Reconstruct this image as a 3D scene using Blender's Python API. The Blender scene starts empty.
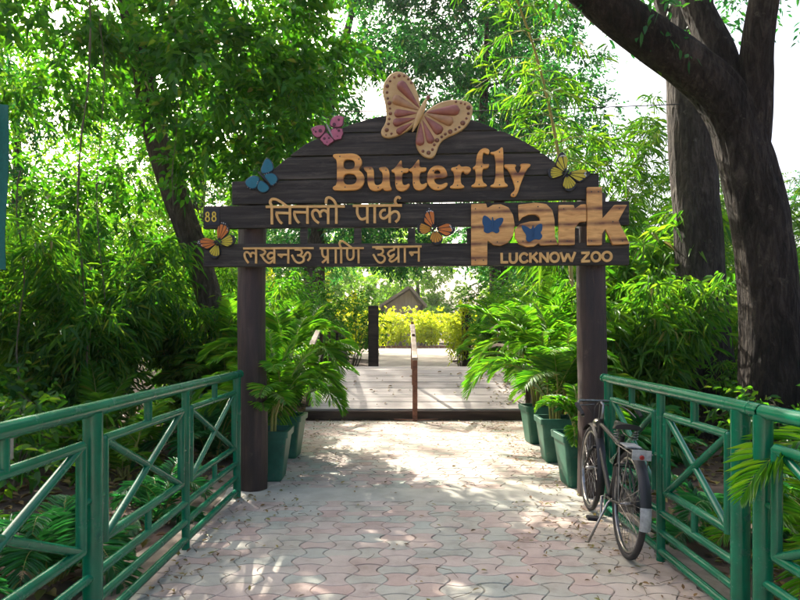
import bpy, math, random
import numpy as np
from mathutils import Vector, Matrix, noise
from mathutils.geometry import tessellate_polygon

random.seed(7)
RNG = np.random.default_rng(11)
SC = bpy.context.scene
COL = SC.collection

# ------------------------------------------------------------------ camera, light, exposure
CAM_H, FPX, HOR = 1.5, 600.0, 335.0
cam_data = bpy.data.cameras.new('camera')
cam = bpy.data.objects.new('camera', cam_data)
COL.objects.link(cam)
cam.location = (0, 0, CAM_H)
cam.rotation_euler = (math.radians(90), 0, 0)
cam_data.sensor_fit = 'HORIZONTAL'
cam_data.sensor_width = 36.0
cam_data.lens = 36.0 * FPX / 800.0
cam_data.shift_y = (HOR - 300.0) / 800.0
cam_data.clip_start, cam_data.clip_end = 0.05, 1000.0
SC.camera = cam

TO_SUN = Vector((-0.76, 1.2, 1.12)).normalized()
SUN_EL = math.asin(TO_SUN.z)
world = bpy.data.worlds.new('World')
SC.world = world
world.use_nodes = True
wn = world.node_tree
bg = wn.nodes['Background']
sky = wn.nodes.new('ShaderNodeTexSky')
sky.sky_type = 'NISHITA'
sky.sun_disc = False
sky.sun_elevation = SUN_EL
sky.sun_rotation = math.atan2(TO_SUN.x, TO_SUN.y)
sky.air_density, sky.dust_density, sky.ozone_density = 0.85, 9.0, 0.7
wn.links.new(sky.outputs[0], bg.inputs[0])
bg.inputs[1].default_value = 0.15

sun_data = bpy.data.lights.new('sun', 'SUN')
sun = bpy.data.objects.new('sun', sun_data)
COL.objects.link(sun)
sun.location = (-20, 30, 40)
sun.rotation_euler = (-TO_SUN).to_track_quat('-Z', 'Y').to_euler()
sun_data.energy = 4.5
sun_data.angle = math.radians(0.5)
sun_data.color = (1.0, 0.93, 0.82)

SC.view_settings.view_transform = 'Standard'
SC.view_settings.look = 'None'
SC.view_settings.gamma = 1.0
SC.view_settings.use_curve_mapping = False
SC.view_settings.exposure = 1.8
SC.render.engine = 'CYCLES'
SC.cycles.max_bounces = 9
SC.cycles.diffuse_bounces = 6
SC.cycles.glossy_bounces = 2
SC.cycles.transmission_bounces = 4
SC.cycles.use_denoising = True
SC.cycles.sample_clamp_indirect = 6.0

# ------------------------------------------------------------------ helpers
def px(u, v, Y):
    """the point at depth Y seen at photo pixel u, v"""
    return Vector(((u - 400.0) / FPX * Y, Y, CAM_H + (HOR - v) / FPX * Y))

def tag(o, label=None, cat=None, group=None, kind=None):
    if label: o['label'] = label
    if cat: o['category'] = cat
    if group: o['group'] = group
    if kind: o['kind'] = kind
    return o

def thing(name, label, cat, loc=(0, 0, 0), rotz=0.0, group=None):
    o = bpy.data.objects.new(name, None)
    COL.objects.link(o)
    o.empty_display_size = 0.2
    o.location = loc
    o.rotation_euler = (0, 0, rotz)
    return tag(o, label, cat, group)

def copy_tree(o, parent=None):
    c = o.copy()
    COL.objects.link(c)
    if parent is not None:
        c.parent = parent
    for ch in list(o.children):
        copy_tree(ch, c)
    return c

class MB:
    """collects vertices and faces, links them as one mesh object"""
    def __init__(self):
        self.v, self.f, self.m, self.sm = [], [], [], []
        self.mi = 0
    def add(self, vs, fs, smooth=False):
        o = len(self.v)
        self.v.extend([tuple(p) for p in vs])
        for f in fs:
            self.f.append(tuple(i + o for i in f)); self.m.append(self.mi); self.sm.append(smooth)
    def box(self, c, s, rot=None):
        x, y, z = s[0] / 2, s[1] / 2, s[2] / 2
        P = [Vector((a, b, d)) for a in (-x, x) for b in (-y, y) for d in (-z, z)]
        if rot is not None: P = [rot @ p for p in P]
        c = Vector(c)
        self.add([p + c for p in P], [(0, 1, 3, 2), (4, 6, 7, 5), (0, 4, 5, 1), (2, 3, 7, 6), (0, 2, 6, 4), (1, 5, 7, 3)])
    def bevbox(self, c, s, b=0.006, rot=None):
        """box with chamfered edges"""
        hx, hy, hz = s[0] / 2, s[1] / 2, s[2] / 2
        b = min(b, hx * .45, hy * .45, hz * .45)
        vs, idx = [], {}
        for sx in (-1, 1):
            for sy in (-1, 1):
                for sz in (-1, 1):
                    for k, (bx, by, bz) in enumerate(((0, b, b), (b, 0, b), (b, b, 0))):
                        idx[(sx, sy, sz, k)] = len(vs)
                        p = Vector((sx * (hx - bx), sy * (hy - by), sz * (hz - bz)))
                        vs.append((rot @ p if rot is not None else p) + Vector(c))
        F = []
        I = lambda a, b_, d, k: idx[(a, b_, d, k)]
        for s_ in (-1, 1):
            q = [I(s_, -1, -1, 0), I(s_, 1, -1, 0), I(s_, 1, 1, 0), I(s_, -1, 1, 0)]; F.append(q if s_ > 0 else q[::-1])
            q = [I(-1, s_, -1, 1), I(-1, s_, 1, 1), I(1, s_, 1, 1), I(1, s_, -1, 1)]; F.append(q if s_ > 0 else q[::-1])
            q = [I(-1, -1, s_, 2), I(1, -1, s_, 2), I(1, 1, s_, 2), I(-1, 1, s_, 2)]; F.append(q if s_ > 0 else q[::-1])
            for t in (-1, 1):
                F.append([I(s_, t, -1, 0), I(s_, t, -1, 1), I(s_, t, 1, 1), I(s_, t, 1, 0)])
                F.append([I(s_, -1, t, 0), I(s_, -1, t, 2), I(s_, 1, t, 2), I(s_, 1, t, 0)])
                F.append([I(-1, s_, t, 1), I(-1, s_, t, 2), I(1, s_, t, 2), I(1, s_, t, 1)])
                for w in (-1, 1):
                    F.append([I(s_, t, w, 0), I(s_, t, w, 1), I(s_, t, w, 2)])
        self.add(vs, F)
    def tube(self, pts, r, n=10, cap=True, smooth=True):
        pts = [Vector(p) for p in pts]
        rs = list(r) if hasattr(r, '__len__') else [r] * len(pts)
        k = len(pts)
        T = []
        for i in range(k):
            t = pts[min(i + 1, k - 1)] - pts[max(i - 1, 0)]
            T.append(t.normalized() if t.length > 1e-9 else Vector((0, 0, 1)))
        a = Vector((0, 0, 1)) if abs(T[0].z) < 0.9 else Vector((1, 0, 0))
        N = (a - T[0] * a.dot(T[0])).normalized()
        vs = []
        for i in range(k):
            N = (N - T[i] * N.dot(T[i]))
            N = N.normalized() if N.length > 1e-6 else T[i].orthogonal().normalized()
            B = T[i].cross(N)
            for j in range(n):
                an = 2 * math.pi * j / n
                vs.append(pts[i] + (N * math.cos(an) + B * math.sin(an)) * rs[i])
        fs = [(i * n + j, i * n + (j + 1) % n, (i + 1) * n + (j + 1) % n, (i + 1) * n + j) for i in range(k - 1) for j in range(n)]
        self.add(vs, fs, smooth)
        if cap:
            self.add(vs[:n], [tuple(range(n))[::-1]]); self.add(vs[-n:], [tuple(range(n))])
    def rough_tube(self, pts, rs, n=40, amp=.06, ridge=.04, fz=4.0, seed=0.0):
        """a trunk: lumpy, ridged along its length"""
        o = len(self.v); self.tube(pts, rs, n, cap=True)
        k = len(pts)
        for i in range(k):
            c = Vector(pts[i])
            for j in range(n):
                p = Vector(self.v[o + i * n + j]); d = p - c; r = d.length
                if r < 1e-6: continue
                a = 2 * math.pi * j / n
                q = Vector((math.cos(a) * 1.4 + seed, math.sin(a) * 1.4, p.z * .55))
                lump = noise.noise(q)
                rd = noise.noise(Vector((math.cos(a) * fz + seed, math.sin(a) * fz, p.z * 1.1 + .6 * noise.noise(p * 1.5))))
                fine = noise.noise(Vector((math.cos(a) * fz * 2.6, math.sin(a) * fz * 2.6 + seed, p.z * 3.5)))
                self.v[o + i * n + j] = tuple(c + d * (1 + amp * lump - ridge * (1 - abs(rd) * 2.2) + ridge * .35 * fine))
        for e in (0, 1):
            b = o + k * n + e * n; src = o + (0 if e == 0 else (k - 1) * n)
            for j in range(n): self.v[b + j] = self.v[src + j]
    def ring(self, c, axis, R, r, n=48, m=8, squash=1.0):
        """torus about axis"""
        axis = Vector(axis).normalized()
        a = axis.orthogonal().normalized(); b = axis.cross(a)
        vs = []
        for i in range(n):
            t = 2 * math.pi * i / n
            d = a * math.cos(t) + b * math.sin(t)
            for j in range(m):
                s = 2 * math.pi * j / m
                vs.append(Vector(c) + d * (R + r * math.cos(s)) + axis * (r * squash * math.sin(s)))
        fs = [(i * m + j, ((i + 1) % n) * m + j, ((i + 1) % n) * m + (j + 1) % m, i * m + (j + 1) % m) for i in range(n) for j in range(m)]
        self.add(vs, fs, True)
    def plate(self, loops, y0, y1, cham=0.0):
        """2-D loops (outer first, then holes) in local x, z, from back y1 to front y0 (front faces -y)"""
        fr = []
        for li, L in enumerate(loops):
            A = sum(L[i][0] * L[(i + 1) % len(L)][1] - L[(i + 1) % len(L)][0] * L[i][1] for i in range(len(L)))
            L = list(L)
            if (A < 0) == (li == 0): L = L[::-1]      # outer ccw, holes cw
            n = len(L)
            ins = []
            for i in range(n):
                p, c, q = Vector(L[i - 1]), Vector(L[i]), Vector(L[(i + 1) % n])
                d = (q - p)
                d = d.normalized() if d.length > 1e-9 else Vector((1, 0))
                ins.append((c.x - d.y * cham, c.y + d.x * cham))
            fr.append((L, ins))
        vs = []
        for L, ins in fr:
            for x, z in ins: vs.append((x, y0, z))
        tri = tessellate_polygon([[Vector((x, z, 0)) for x, z in ins] for L, ins in fr])
        fs = []
        for t in tri:
            a, b, c = (vs[i] for i in t)
            cr = (b[0] - a[0]) * (c[2] - a[2]) - (c[0] - a[0]) * (b[2] - a[2])
            fs.append(t if cr > 0 else (t[0], t[2], t[1]))
        self.add(vs, fs)
        back = [(x, y1, z) for L, ins in fr for x, z in L]
        self.add(back, [tuple(reversed(f)) for f in fs])
        for L, ins in fr:
            n = len(L)
            yc = y0 + cham
            vv = [(x, y0, z) for x, z in ins] + [(x, yc, z) for x, z in L] + [(x, y1, z) for x, z in L]
            ff = []
            for i in range(n):
                j = (i + 1) % n
                if cham > 0: ff.append((i, n + i, n + j, j))
                ff.append((n + i, 2 * n + i, 2 * n + j, n + j))
            self.add(vv, ff)
    def build(self, name, mats, parent=None):
        me = bpy.data.meshes.new(name)
        me.from_pydata(self.v, [], self.f)
        for m in (mats if isinstance(mats, (list, tuple)) else [mats]): me.materials.append(m)
        me.polygons.foreach_set('material_index', self.m)
        me.polygons.foreach_set('use_smooth', self.sm)
        me.update()
        o = bpy.data.objects.new(name, me)
        COL.objects.link(o)
        if parent is not None: o.parent = parent
        return o

def quads_object(name, V, F, mat, parent=None, tris=False):
    """fast mesh from arrays: V (n,3), F (m,4)"""
    me = bpy.data.meshes.new(name)
    V = np.ascontiguousarray(V, np.float32); F = np.ascontiguousarray(F, np.int32)
    m, k = F.shape
    me.vertices.add(len(V)); me.vertices.foreach_set('co', V.ravel())
    me.loops.add(m * k); me.loops.foreach_set('vertex_index', F.ravel())
    me.polygons.add(m)
    me.polygons.foreach_set('loop_start', np.arange(0, m * k, k, dtype=np.int32))
    me.polygons.foreach_set('loop_total', np.full(m, k, np.int32))
    me.materials.append(mat)
    me.update(calc_edges=True)
    o = bpy.data.objects.new(name, me)
    COL.objects.link(o)
    if parent is not None: o.parent = parent
    return o

def nrm(a): return a / np.maximum(np.linalg.norm(a, axis=-1, keepdims=True), 1e-9)

def leaf_arrays(P, D, L, W, droop=0.25, fold=0.25, flat=0.5):
    """leaves of six vertices: base P, direction D, length L, width W"""
    n = len(P)
    L = np.broadcast_to(np.asarray(L, float), (n,))[:, None]; W = np.broadcast_to(np.asarray(W, float), (n,))[:, None]
    D = nrm(D)
    up = nrm(np.array([[0, 0, 1.0]]) * flat + RNG.normal(size=(n, 3)) * (1 - flat) * 0.8)
    S = nrm(np.cross(D, up)); U = nrm(np.cross(S, D))
    dn = np.array([[0, 0, -1.0]])
    m1 = P + D * L * 0.33 + dn * L * droop * 0.10
    m2 = P + D * L * 0.68 + dn * L * droop * 0.42
    tip = P + D * L + dn * L * droop
    up1 = U * W * fold
    V = np.stack([P, m1 + S * W * .5 + up1, m2 + S * W * .40 + up1, tip, m2 - S * W * .40 + up1, m1 - S * W * .5 + up1], 1)
    base = (np.arange(n) * 6)[:, None]
    F = np.concatenate([base + np.array([[0, 1, 2, 3]]), base + np.array([[0, 3, 4, 5]])], 0)
    return V.reshape(-1, 3), F

class Leaves:
    def __init__(self): self.V, self.F, self.n = [], [], 0
    def add(self, *a, **k):
        V, F = leaf_arrays(*a, **k)
        self.V.append(V); self.F.append(F + self.n); self.n += len(V)
    def build(self, name, mat, parent=None):
        return quads_object(name, np.concatenate(self.V), np.concatenate(self.F), mat, parent)

def chaikin(L, it=2, q=0.25):
    for _ in range(it):
        o = []
        for i in range(len(L)):
            a, b = L[i], L[(i + 1) % len(L)]
            o.append((a[0] * (1 - q) + b[0] * q, a[1] * (1 - q) + b[1] * q))
            o.append((a[0] * q + b[0] * (1 - q), a[1] * q + b[1] * (1 - q)))
        L = o
    return L

def crom(pts, k=6):
    """smooth open curve through points"""
    P = [np.array(p, float) for p in pts]
    if len(P) < 3: return [tuple(p) for p in P]
    P = [2 * P[0] - P[1]] + P + [2 * P[-1] - P[-2]]
    out = []
    for i in range(1, len(P) - 2):
        for j in range(k):
            t = j / k
            out.append(tuple(0.5 * (2 * P[i] + (P[i + 1] - P[i - 1]) * t + (2 * P[i - 1] - 5 * P[i] + 4 * P[i + 1] - P[i + 2]) * t * t
                                    + (3 * P[i] - P[i - 1] - 3 * P[i + 1] + P[i + 2]) * t ** 3)))
    out.append(tuple(P[-2]))
    return out

# ------------------------------------------------------------------ materials
def new_mat(name):
    m = bpy.data.materials.new(name); m.use_nodes = True
    nt = m.node_tree
    return m, nt, nt.nodes['Principled BSDF']

def nd(nt, t, **k):
    n = nt.nodes.new(t)
    for a, b in k.items():
        if a in n.inputs.keys(): n.inputs[a].default_value = b
        else: setattr(n, a, b)
    return n

def ramp(nt, stops):
    r = nt.nodes.new('ShaderNodeValToRGB')
    e = r.color_ramp.elements
    while len(e) < len(stops): e.new(0.5)
    for el, (p, c) in zip(e, stops):
        el.position = p; el.color = (*c, 1) if len(c) == 3 else c
    return r

def coords(nt, scale=(1, 1, 1), kind='Object'):
    tc = nt.nodes.new('ShaderNodeTexCoord'); mp = nt.nodes.new('ShaderNodeMapping')
    mp.inputs['Scale'].default_value = scale
    nt.links.new(tc.outputs[kind], mp.inputs['Vector'])
    return mp.outputs['Vector']

def rough_mat(name, c0, c1, scale=(4, 4, 4), rough=0.7, bump=0.2, detail=6, c2=None, metal=0.0, bscale=None, spec=0.5, bdist=0.01, blotch=None, bl_at=(0.60, 0.68), bl_scale=9.0):
    m, nt, b = new_mat(name)
    co = coords(nt, scale)
    no = nd(nt, 'ShaderNodeTexNoise', Scale=1.0, Detail=detail, Roughness=0.65)
    nt.links.new(co, no.inputs['Vector'])
    st = [(0.3, c0), (0.7, c1)] if c2 is None else [(0.28, c0), (0.5, c1), (0.72, c2)]
    r = ramp(nt, st)
    nt.links.new(no.outputs['Fac'], r.inputs['Fac'])
    col = r.outputs['Color']
    b.inputs['Roughness'].default_value = rough
    if blotch is not None:
        n3 = nd(nt, 'ShaderNodeTexNoise', Scale=bl_scale, Detail=9.0, Roughness=0.72)
        nt.links.new(coords(nt), n3.inputs['Vector'])
        r4 = ramp(nt, [(bl_at[0], (0, 0, 0)), (bl_at[1], (1, 1, 1))])
        nt.links.new(n3.outputs['Fac'], r4.inputs['Fac'])
        mx2 = nd(nt, 'ShaderNodeMix', data_type='RGBA')
        nt.links.new(r4.outputs['Color'], mx2.inputs[0]); nt.links.new(col, mx2.inputs[6]); mx2.inputs[7].default_value = (*blotch, 1)
        col = mx2.outputs[2]
        rr_ = nd(nt, 'ShaderNodeMix', data_type='FLOAT'); rr_.inputs[2].default_value = rough; rr_.inputs[3].default_value = 0.9
        nt.links.new(r4.outputs['Color'], rr_.inputs[0]); nt.links.new(rr_.outputs[0], b.inputs['Roughness'])
    nt.links.new(col, b.inputs['Base Color'])
    b.inputs['Metallic'].default_value = metal
    b.inputs['Specular IOR Level'].default_value = spec
    if bump:
        n2 = no
        if bscale:
            n2 = nd(nt, 'ShaderNodeTexNoise', Scale=1.0, Detail=8.0, Roughness=0.7)
            nt.links.new(coords(nt, bscale), n2.inputs['Vector'])
        bp = nd(nt, 'ShaderNodeBump', Strength=bump, Distance=bdist)
        nt.links.new(n2.outputs['Fac'], bp.inputs['Height'])
        nt.links.new(bp.outputs['Normal'], b.inputs['Normal'])
    return m

def leaf_mat(name, cols, trans, rough=0.5, amount=0.42, old=True):
    """per-leaf random colour, part of the light comes through the blade"""
    m, nt, b = new_mat(name)
    geo = nt.nodes.new('ShaderNodeNewGeometry')
    k = len(cols)
    r = ramp(nt, [(.95 * i / max(1, k - 1), c) for i, c in enumerate(cols)] + ([(.962, (0.22, 0.20, 0.03)), (.99, (0.20, 0.11, 0.035))] if old else []))
    nt.links.new(geo.outputs['Random Per Island'], r.inputs['Fac'])
    nt.links.new(r.outputs['Color'], b.inputs['Base Color'])
    b.inputs['Roughness'].default_value = rough
    b.inputs['Specular IOR Level'].default_value = 0.35
    tr = nt.nodes.new('ShaderNodeBsdfTranslucent')
    r2 = ramp(nt, [(i / max(1, len(trans) - 1), c) for i, c in enumerate(trans)])
    nt.links.new(geo.outputs['Random Per Island'], r2.inputs['Fac'])
    nt.links.new(r2.outputs['Color'], tr.inputs['Color'])
    mx = nt.nodes.new('ShaderNodeMixShader'); mx.inputs[0].default_value = amount
    nt.links.new(b.outputs[0], mx.inputs[1]); nt.links.new(tr.outputs[0], mx.inputs[2])
    nt.links.new(mx.outputs[0], nt.nodes['Material Output'].inputs['Surface'])
    return m

def bark_mat(name, c0, c1, c2, sc=5.0):
    m, nt, b = new_mat(name)
    co = coords(nt, (sc * 2.2, sc * 2.2, sc * 0.55))
    no = nd(nt, 'ShaderNodeTexNoise', Scale=1.0, Detail=9.0, Roughness=0.7, Distortion=0.6)
    nt.links.new(co, no.inputs['Vector'])
    r = ramp(nt, [(0.3, c0), (0.5, c1), (0.72, c2)])
    nt.links.new(no.outputs['Fac'], r.inputs['Fac'])
    big = nd(nt, 'ShaderNodeTexNoise', Scale=1.0, Detail=4.0)
    nt.links.new(coords(nt, (1.3, 1.3, 0.9)), big.inputs['Vector'])
    r3 = ramp(nt, [(0.35, (0.55, 0.55, 0.5)), (0.65, (1.35, 1.35, 1.3))])
    nt.links.new(big.outputs['Fac'], r3.inputs['Fac'])
    mu = nd(nt, 'ShaderNodeMix', data_type='RGBA', blend_type='MULTIPLY'); mu.inputs[0].default_value = 1.0
    nt.links.new(r.outputs['Color'], mu.inputs[6]); nt.links.new(r3.outputs['Color'], mu.inputs[7])
    li = nd(nt, 'ShaderNodeTexNoise', Scale=7.0, Detail=10.0, Roughness=0.75)
    nt.links.new(coords(nt), li.inputs['Vector'])
    r5 = ramp(nt, [(0.60, (0, 0, 0)), (0.68, (0.7, 0.7, 0.7))])
    nt.links.new(li.outputs['Fac'], r5.inputs['Fac'])
    m5 = nd(nt, 'ShaderNodeMix', data_type='RGBA')
    nt.links.new(r5.outputs['Color'], m5.inputs[0]); nt.links.new(mu.outputs[2], m5.inputs[6]); m5.inputs[7].default_value = (c2[0] * 1.5, c2[1] * 1.6, c2[2] * 1.45, 1)
    nt.links.new(m5.outputs[2], b.inputs['Base Color'])
    b.inputs['Roughness'].default_value = 0.9
    b.inputs['Specular IOR Level'].default_value = 0.2
    vo = nd(nt, 'ShaderNodeTexVoronoi', Scale=1.0, feature='DISTANCE_TO_EDGE')
    co2 = coords(nt, (sc * 3.2, sc * 3.2, sc * 0.8))
    ad = nd(nt, 'ShaderNodeVectorMath', operation='ADD')
    nt.links.new(co2, ad.inputs[0])
    sc2 = nd(nt, 'ShaderNodeVectorMath', operation='SCALE'); sc2.inputs['Scale'].default_value = 0.8
    nt.links.new(no.outputs['Color'], sc2.inputs[0]); nt.links.new(sc2.outputs[0], ad.inputs[1])
    nt.links.new(ad.outputs[0], vo.inputs['Vector'])
    ma = nd(nt, 'ShaderNodeMath', operation='ADD')
    nt.links.new(vo.outputs['Distance'], ma.inputs[0]); nt.links.new(no.outputs['Fac'], ma.inputs[1])
    bp = nd(nt, 'ShaderNodeBump', Strength=1.0, Distance=0.10)
    nt.links.new(ma.outputs[0], bp.inputs['Height']); nt.links.new(bp.outputs['Normal'], b.inputs['Normal'])
    return m

def plank_mat(name, c0, c1, c2, along=(1.2, 6, 22), rough=0.75, bump=0.35, islands=True, blotch=None, knots=False):
    """wood: grain runs along x, each plank (island) a little different"""
    m, nt, b = new_mat(name)
    co = coords(nt, along)
    vec = co
    geo = nt.nodes.new('ShaderNodeNewGeometry')
    if islands:
        ad = nd(nt, 'ShaderNodeVectorMath', operation='ADD')
        mu = nd(nt, 'ShaderNodeMath', operation='MULTIPLY'); mu.inputs[1].default_value = 37.0
        nt.links.new(geo.outputs['Random Per Island'], mu.inputs[0])
        nt.links.new(co, ad.inputs[0]); nt.links.new(mu.outputs[0], ad.inputs[1])
        vec = ad.outputs[0]
    no = nd(nt, 'ShaderNodeTexNoise', Scale=1.0, Detail=8.0, Roughness=0.62, Distortion=0.5)
    nt.links.new(vec, no.inputs['Vector'])
    r = ramp(nt, [(0.28, c0), (0.5, c1), (0.72, c2)])
    nt.links.new(no.outputs['Fac'], r.inputs['Fac'])
    col = r.outputs['Color']
    if islands:
        r2 = ramp(nt, [(0, (0.75, 0.75, 0.75)), (1, (1.3, 1.28, 1.25))])
        nt.links.new(geo.outputs['Random Per Island'], r2.inputs['Fac'])
        mx = nd(nt, 'ShaderNodeMix', data_type='RGBA', blend_type='MULTIPLY'); mx.inputs[0].default_value = 1.0
        nt.links.new(col, mx.inputs[6]); nt.links.new(r2.outputs['Color'], mx.inputs[7]); col = mx.outputs[2]
    if blotch is not None:
        n3 = nd(nt, 'ShaderNodeTexNoise', Scale=1.0, Detail=9.0, Roughness=0.8)
        nt.links.new(coords(nt, (3, 6, 14)), n3.inputs['Vector'])
        r4 = ramp(nt, [(0.52, (0, 0, 0)), (0.76, (1, 1, 1))])
        nt.links.new(n3.outputs['Fac'], r4.inputs['Fac'])
        mx2 = nd(nt, 'ShaderNodeMix', data_type='RGBA')
        nt.links.new(r4.outputs['Color'], mx2.inputs[0]); nt.links.new(col, mx2.inputs[6]); mx2.inputs[7].default_value = (*blotch, 1)
        col = mx2.outputs[2]
    nt.links.new(col, b.inputs['Base Color'])
    b.inputs['Roughness'].default_value = rough
    b.inputs['Specular IOR Level'].default_value = 0.3
    bp = nd(nt, 'ShaderNodeBump', Strength=bump, Distance=0.006)
    nt.links.new(no.outputs['Fac'], bp.inputs['Height']); nt.links.new(bp.outputs['Normal'], b.inputs['Normal'])
    return m

def letter_mat(name, c0, c1, seams, half=0.012):
    """pine boards glued edge to edge: warm grain, scorched along the joints at the given heights"""
    m, nt, b = new_mat(name)
    co = coords(nt, (5, 5, 30))
    no = nd(nt, 'ShaderNodeTexNoise', Scale=1.0, Detail=7.0, Roughness=0.6, Distortion=0.8)
    nt.links.new(co, no.inputs['Vector'])
    r = ramp(nt, [(0.3, c0), (0.65, c1)])
    nt.links.new(no.outputs['Fac'], r.inputs['Fac'])
    col = r.outputs['Color']
    tc = nt.nodes.new('ShaderNodeTexCoord'); sp = nt.nodes.new('ShaderNodeSeparateXYZ')
    nt.links.new(tc.outputs['Object'], sp.inputs[0])
    n2 = nd(nt, 'ShaderNodeTexNoise', Scale=9.0, Detail=5.0)
    nt.links.new(tc.outputs['Object'], n2.inputs['Vector'])
    for z, w, s in seams:
        su = nd(nt, 'ShaderNodeMath', operation='SUBTRACT'); su.inputs[1].default_value = z
        nt.links.new(sp.outputs['Z'], su.inputs[0])
        sl = nd(nt, 'ShaderNodeMath', operation='MULTIPLY_ADD'); sl.inputs[1].default_value = -0.018   # the joints follow the board
        nt.links.new(sp.outputs['X'], sl.inputs[0]); nt.links.new(su.outputs[0], sl.inputs[2])
        ab = nd(nt, 'ShaderNodeMath', operation='ABSOLUTE'); nt.links.new(sl.outputs[0], ab.inputs[0])
        dv = nd(nt, 'ShaderNodeMath', operation='DIVIDE'); dv.inputs[1].default_value = w
        nt.links.new(ab.outputs[0], dv.inputs[0])
        inv = nd(nt, 'ShaderNodeMath', operation='SUBTRACT', use_clamp=True); inv.inputs[0].default_value = 1.0
        nt.links.new(dv.outputs[0], inv.inputs[1])
        ml = nd(nt, 'ShaderNodeMath', operation='MULTIPLY', use_clamp=True)
        nt.links.new(inv.outputs[0], ml.inputs[0]); nt.links.new(n2.outputs['Fac'], ml.inputs[1])
        m2 = nd(nt, 'ShaderNodeMath', operation='MULTIPLY', use_clamp=True); m2.inputs[1].default_value = s
        nt.links.new(ml.outputs[0], m2.inputs[0])
        mx = nd(nt, 'ShaderNodeMix', data_type='RGBA')
        nt.links.new(m2.outputs[0], mx.inputs[0]); nt.links.new(col, mx.inputs[6]); mx.inputs[7].default_value = (0.13, 0.035, 0.015, 1)
        col = mx.outputs[2]
    nt.links.new(col, b.inputs['Base Color'])
    b.inputs['Roughness'].default_value = 0.5
    return m

M = {}
M['soil'] = rough_mat('soil', (0.03, 0.02, 0.013), (0.085, 0.055, 0.036), (1.6, 1.6, 1.6), 0.95, 0.6, c2=(0.18, 0.115, 0.08), bscale=(14, 14, 14), bdist=0.03)
M['pot_soil'] = rough_mat('pot_soil', (0.02, 0.014, 0.01), (0.05, 0.035, 0.025), (20, 20, 20), 0.95, 0.8)
M['sand'] = rough_mat('sand', (0.30, 0.25, 0.20), (0.46, 0.40, 0.33), (2.5, 2.5, 2.5), 0.95, 0.3, bscale=(40, 40, 40))
M['verge'] = rough_mat('verge', (0.08, 0.058, 0.042), (0.20, 0.155, 0.115), (3.5, 3.5, 3.5), 0.95, 0.5, c2=(0.34, 0.28, 0.215), bscale=(35, 35, 35))
M['joint'] = rough_mat('joint', (0.09, 0.075, 0.06), (0.28, 0.24, 0.195), (5, 5, 5), 0.95, 0.4)
M['concrete'] = rough_mat('concrete', (0.30, 0.29, 0.24), (0.46, 0.435, 0.365), (3, 3, 3), 0.9, 0.25, bscale=(50, 50, 50), bdist=0.004)
M['green_paint'] = rough_mat('green_paint', (0.001, 0.080, 0.038), (0.0015, 0.120, 0.058), (5, 5, 5), 0.24, 0.12, c2=(0.003, 0.155, 0.076), bscale=(45, 45, 45), bdist=0.003, spec=0.5, blotch=(0.012, 0.075, 0.045), bl_at=(0.60, 0.70), bl_scale=11.0)
M['board'] = plank_mat('board', (0.010, 0.008, 0.006), (0.031, 0.026, 0.020), (0.080, 0.066, 0.052), (1.6, 5, 30), 0.6, 0.9, blotch=(0.105, 0.085, 0.066))
M['post_wood'] = rough_mat('post_wood', (0.010, 0.006, 0.0045), (0.034, 0.017, 0.012), (9, 9, 1.1), 0.55, 0.45, c2=(0.095, 0.052, 0.038), bscale=(26, 26, 2.2), bdist=0.05, blotch=(0.13, 0.095, 0.07), bl_at=(0.62, 0.74), bl_scale=6.0)
M['deck'] = plank_mat('deck', (0.24, 0.215, 0.20), (0.38, 0.35, 0.33), (0.50, 0.47, 0.45), (1.0, 20, 20), 0.8, 0.4)
M['dark_wood'] = plank_mat('dark_wood', (0.018, 0.011, 0.008), (0.045, 0.028, 0.02), (0.09, 0.06, 0.045), (1.5, 12, 12), 0.7, 0.4)
M['rail_wood'] = plank_mat('rail_wood', (0.16, 0.12, 0.09), (0.30, 0.24, 0.19), (0.42, 0.36, 0.30), (4, 4, 4), 0.7, 0.3)
M['rust'] = rough_mat('rust', (0.07, 0.022, 0.012), (0.17, 0.06, 0.03), (14, 14, 14), 0.6, 0.3, c2=(0.26, 0.11, 0.06))
M['gold_wood'] = letter_mat('gold_wood', (0.62, 0.25, 0.045), (0.84, 0.44, 0.11), [(3.06, 0.04, 1.9), (2.943, 0.04, 1.9)])
M['park_wood'] = letter_mat('park_wood', (0.52, 0.23, 0.055), (0.80, 0.44, 0.14), [(2.755, 0.03, 1.6), (2.605, 0.03, 1.7), (2.47, 0.03, 1.7), (2.317, 0.03, 1.7), (2.19, 0.03, 1.8)])
M['thin_wood'] = rough_mat('thin_wood', (0.56, 0.29, 0.075), (0.80, 0.49, 0.165), (12, 12, 12), 0.5, 0.1)
M['yellow'] = rough_mat('yellow', (0.62, 0.42, 0.03), (0.75, 0.55, 0.06), (20, 20, 20), 0.5, 0)
M['green_pot'] = rough_mat('green_pot', (0.008, 0.062, 0.036), (0.013, 0.10, 0.058), (5, 5, 5), 0.5, 0.1, c2=(0.035, 0.14, 0.09), blotch=(0.17, 0.14, 0.10), bl_at=(0.58, 0.78), bl_scale=6.0)
M['thatch'] = rough_mat('thatch', (0.20, 0.155, 0.11), (0.34, 0.27, 0.19), (3, 3, 12), 0.95, 0.6)
M['hut_wall'] = rough_mat('hut_wall', (0.26, 0.20, 0.15), (0.40, 0.32, 0.25), (5, 5, .6), 0.9, 0.3)
M['bark_dark'] = bark_mat('bark_dark', (0.009, 0.007, 0.006), (0.032, 0.025, 0.021), (0.095, 0.075, 0.062), 5.5)
M['bark_brown'] = bark_mat('bark_brown', (0.03, 0.022, 0.016), (0.08, 0.06, 0.045), (0.16, 0.125, 0.10), 5.0)
M['bark_grey'] = bark_mat('bark_grey', (0.022, 0.018, 0.015), (0.058, 0.049, 0.043), (0.12, 0.10, 0.088), 5.5)
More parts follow.
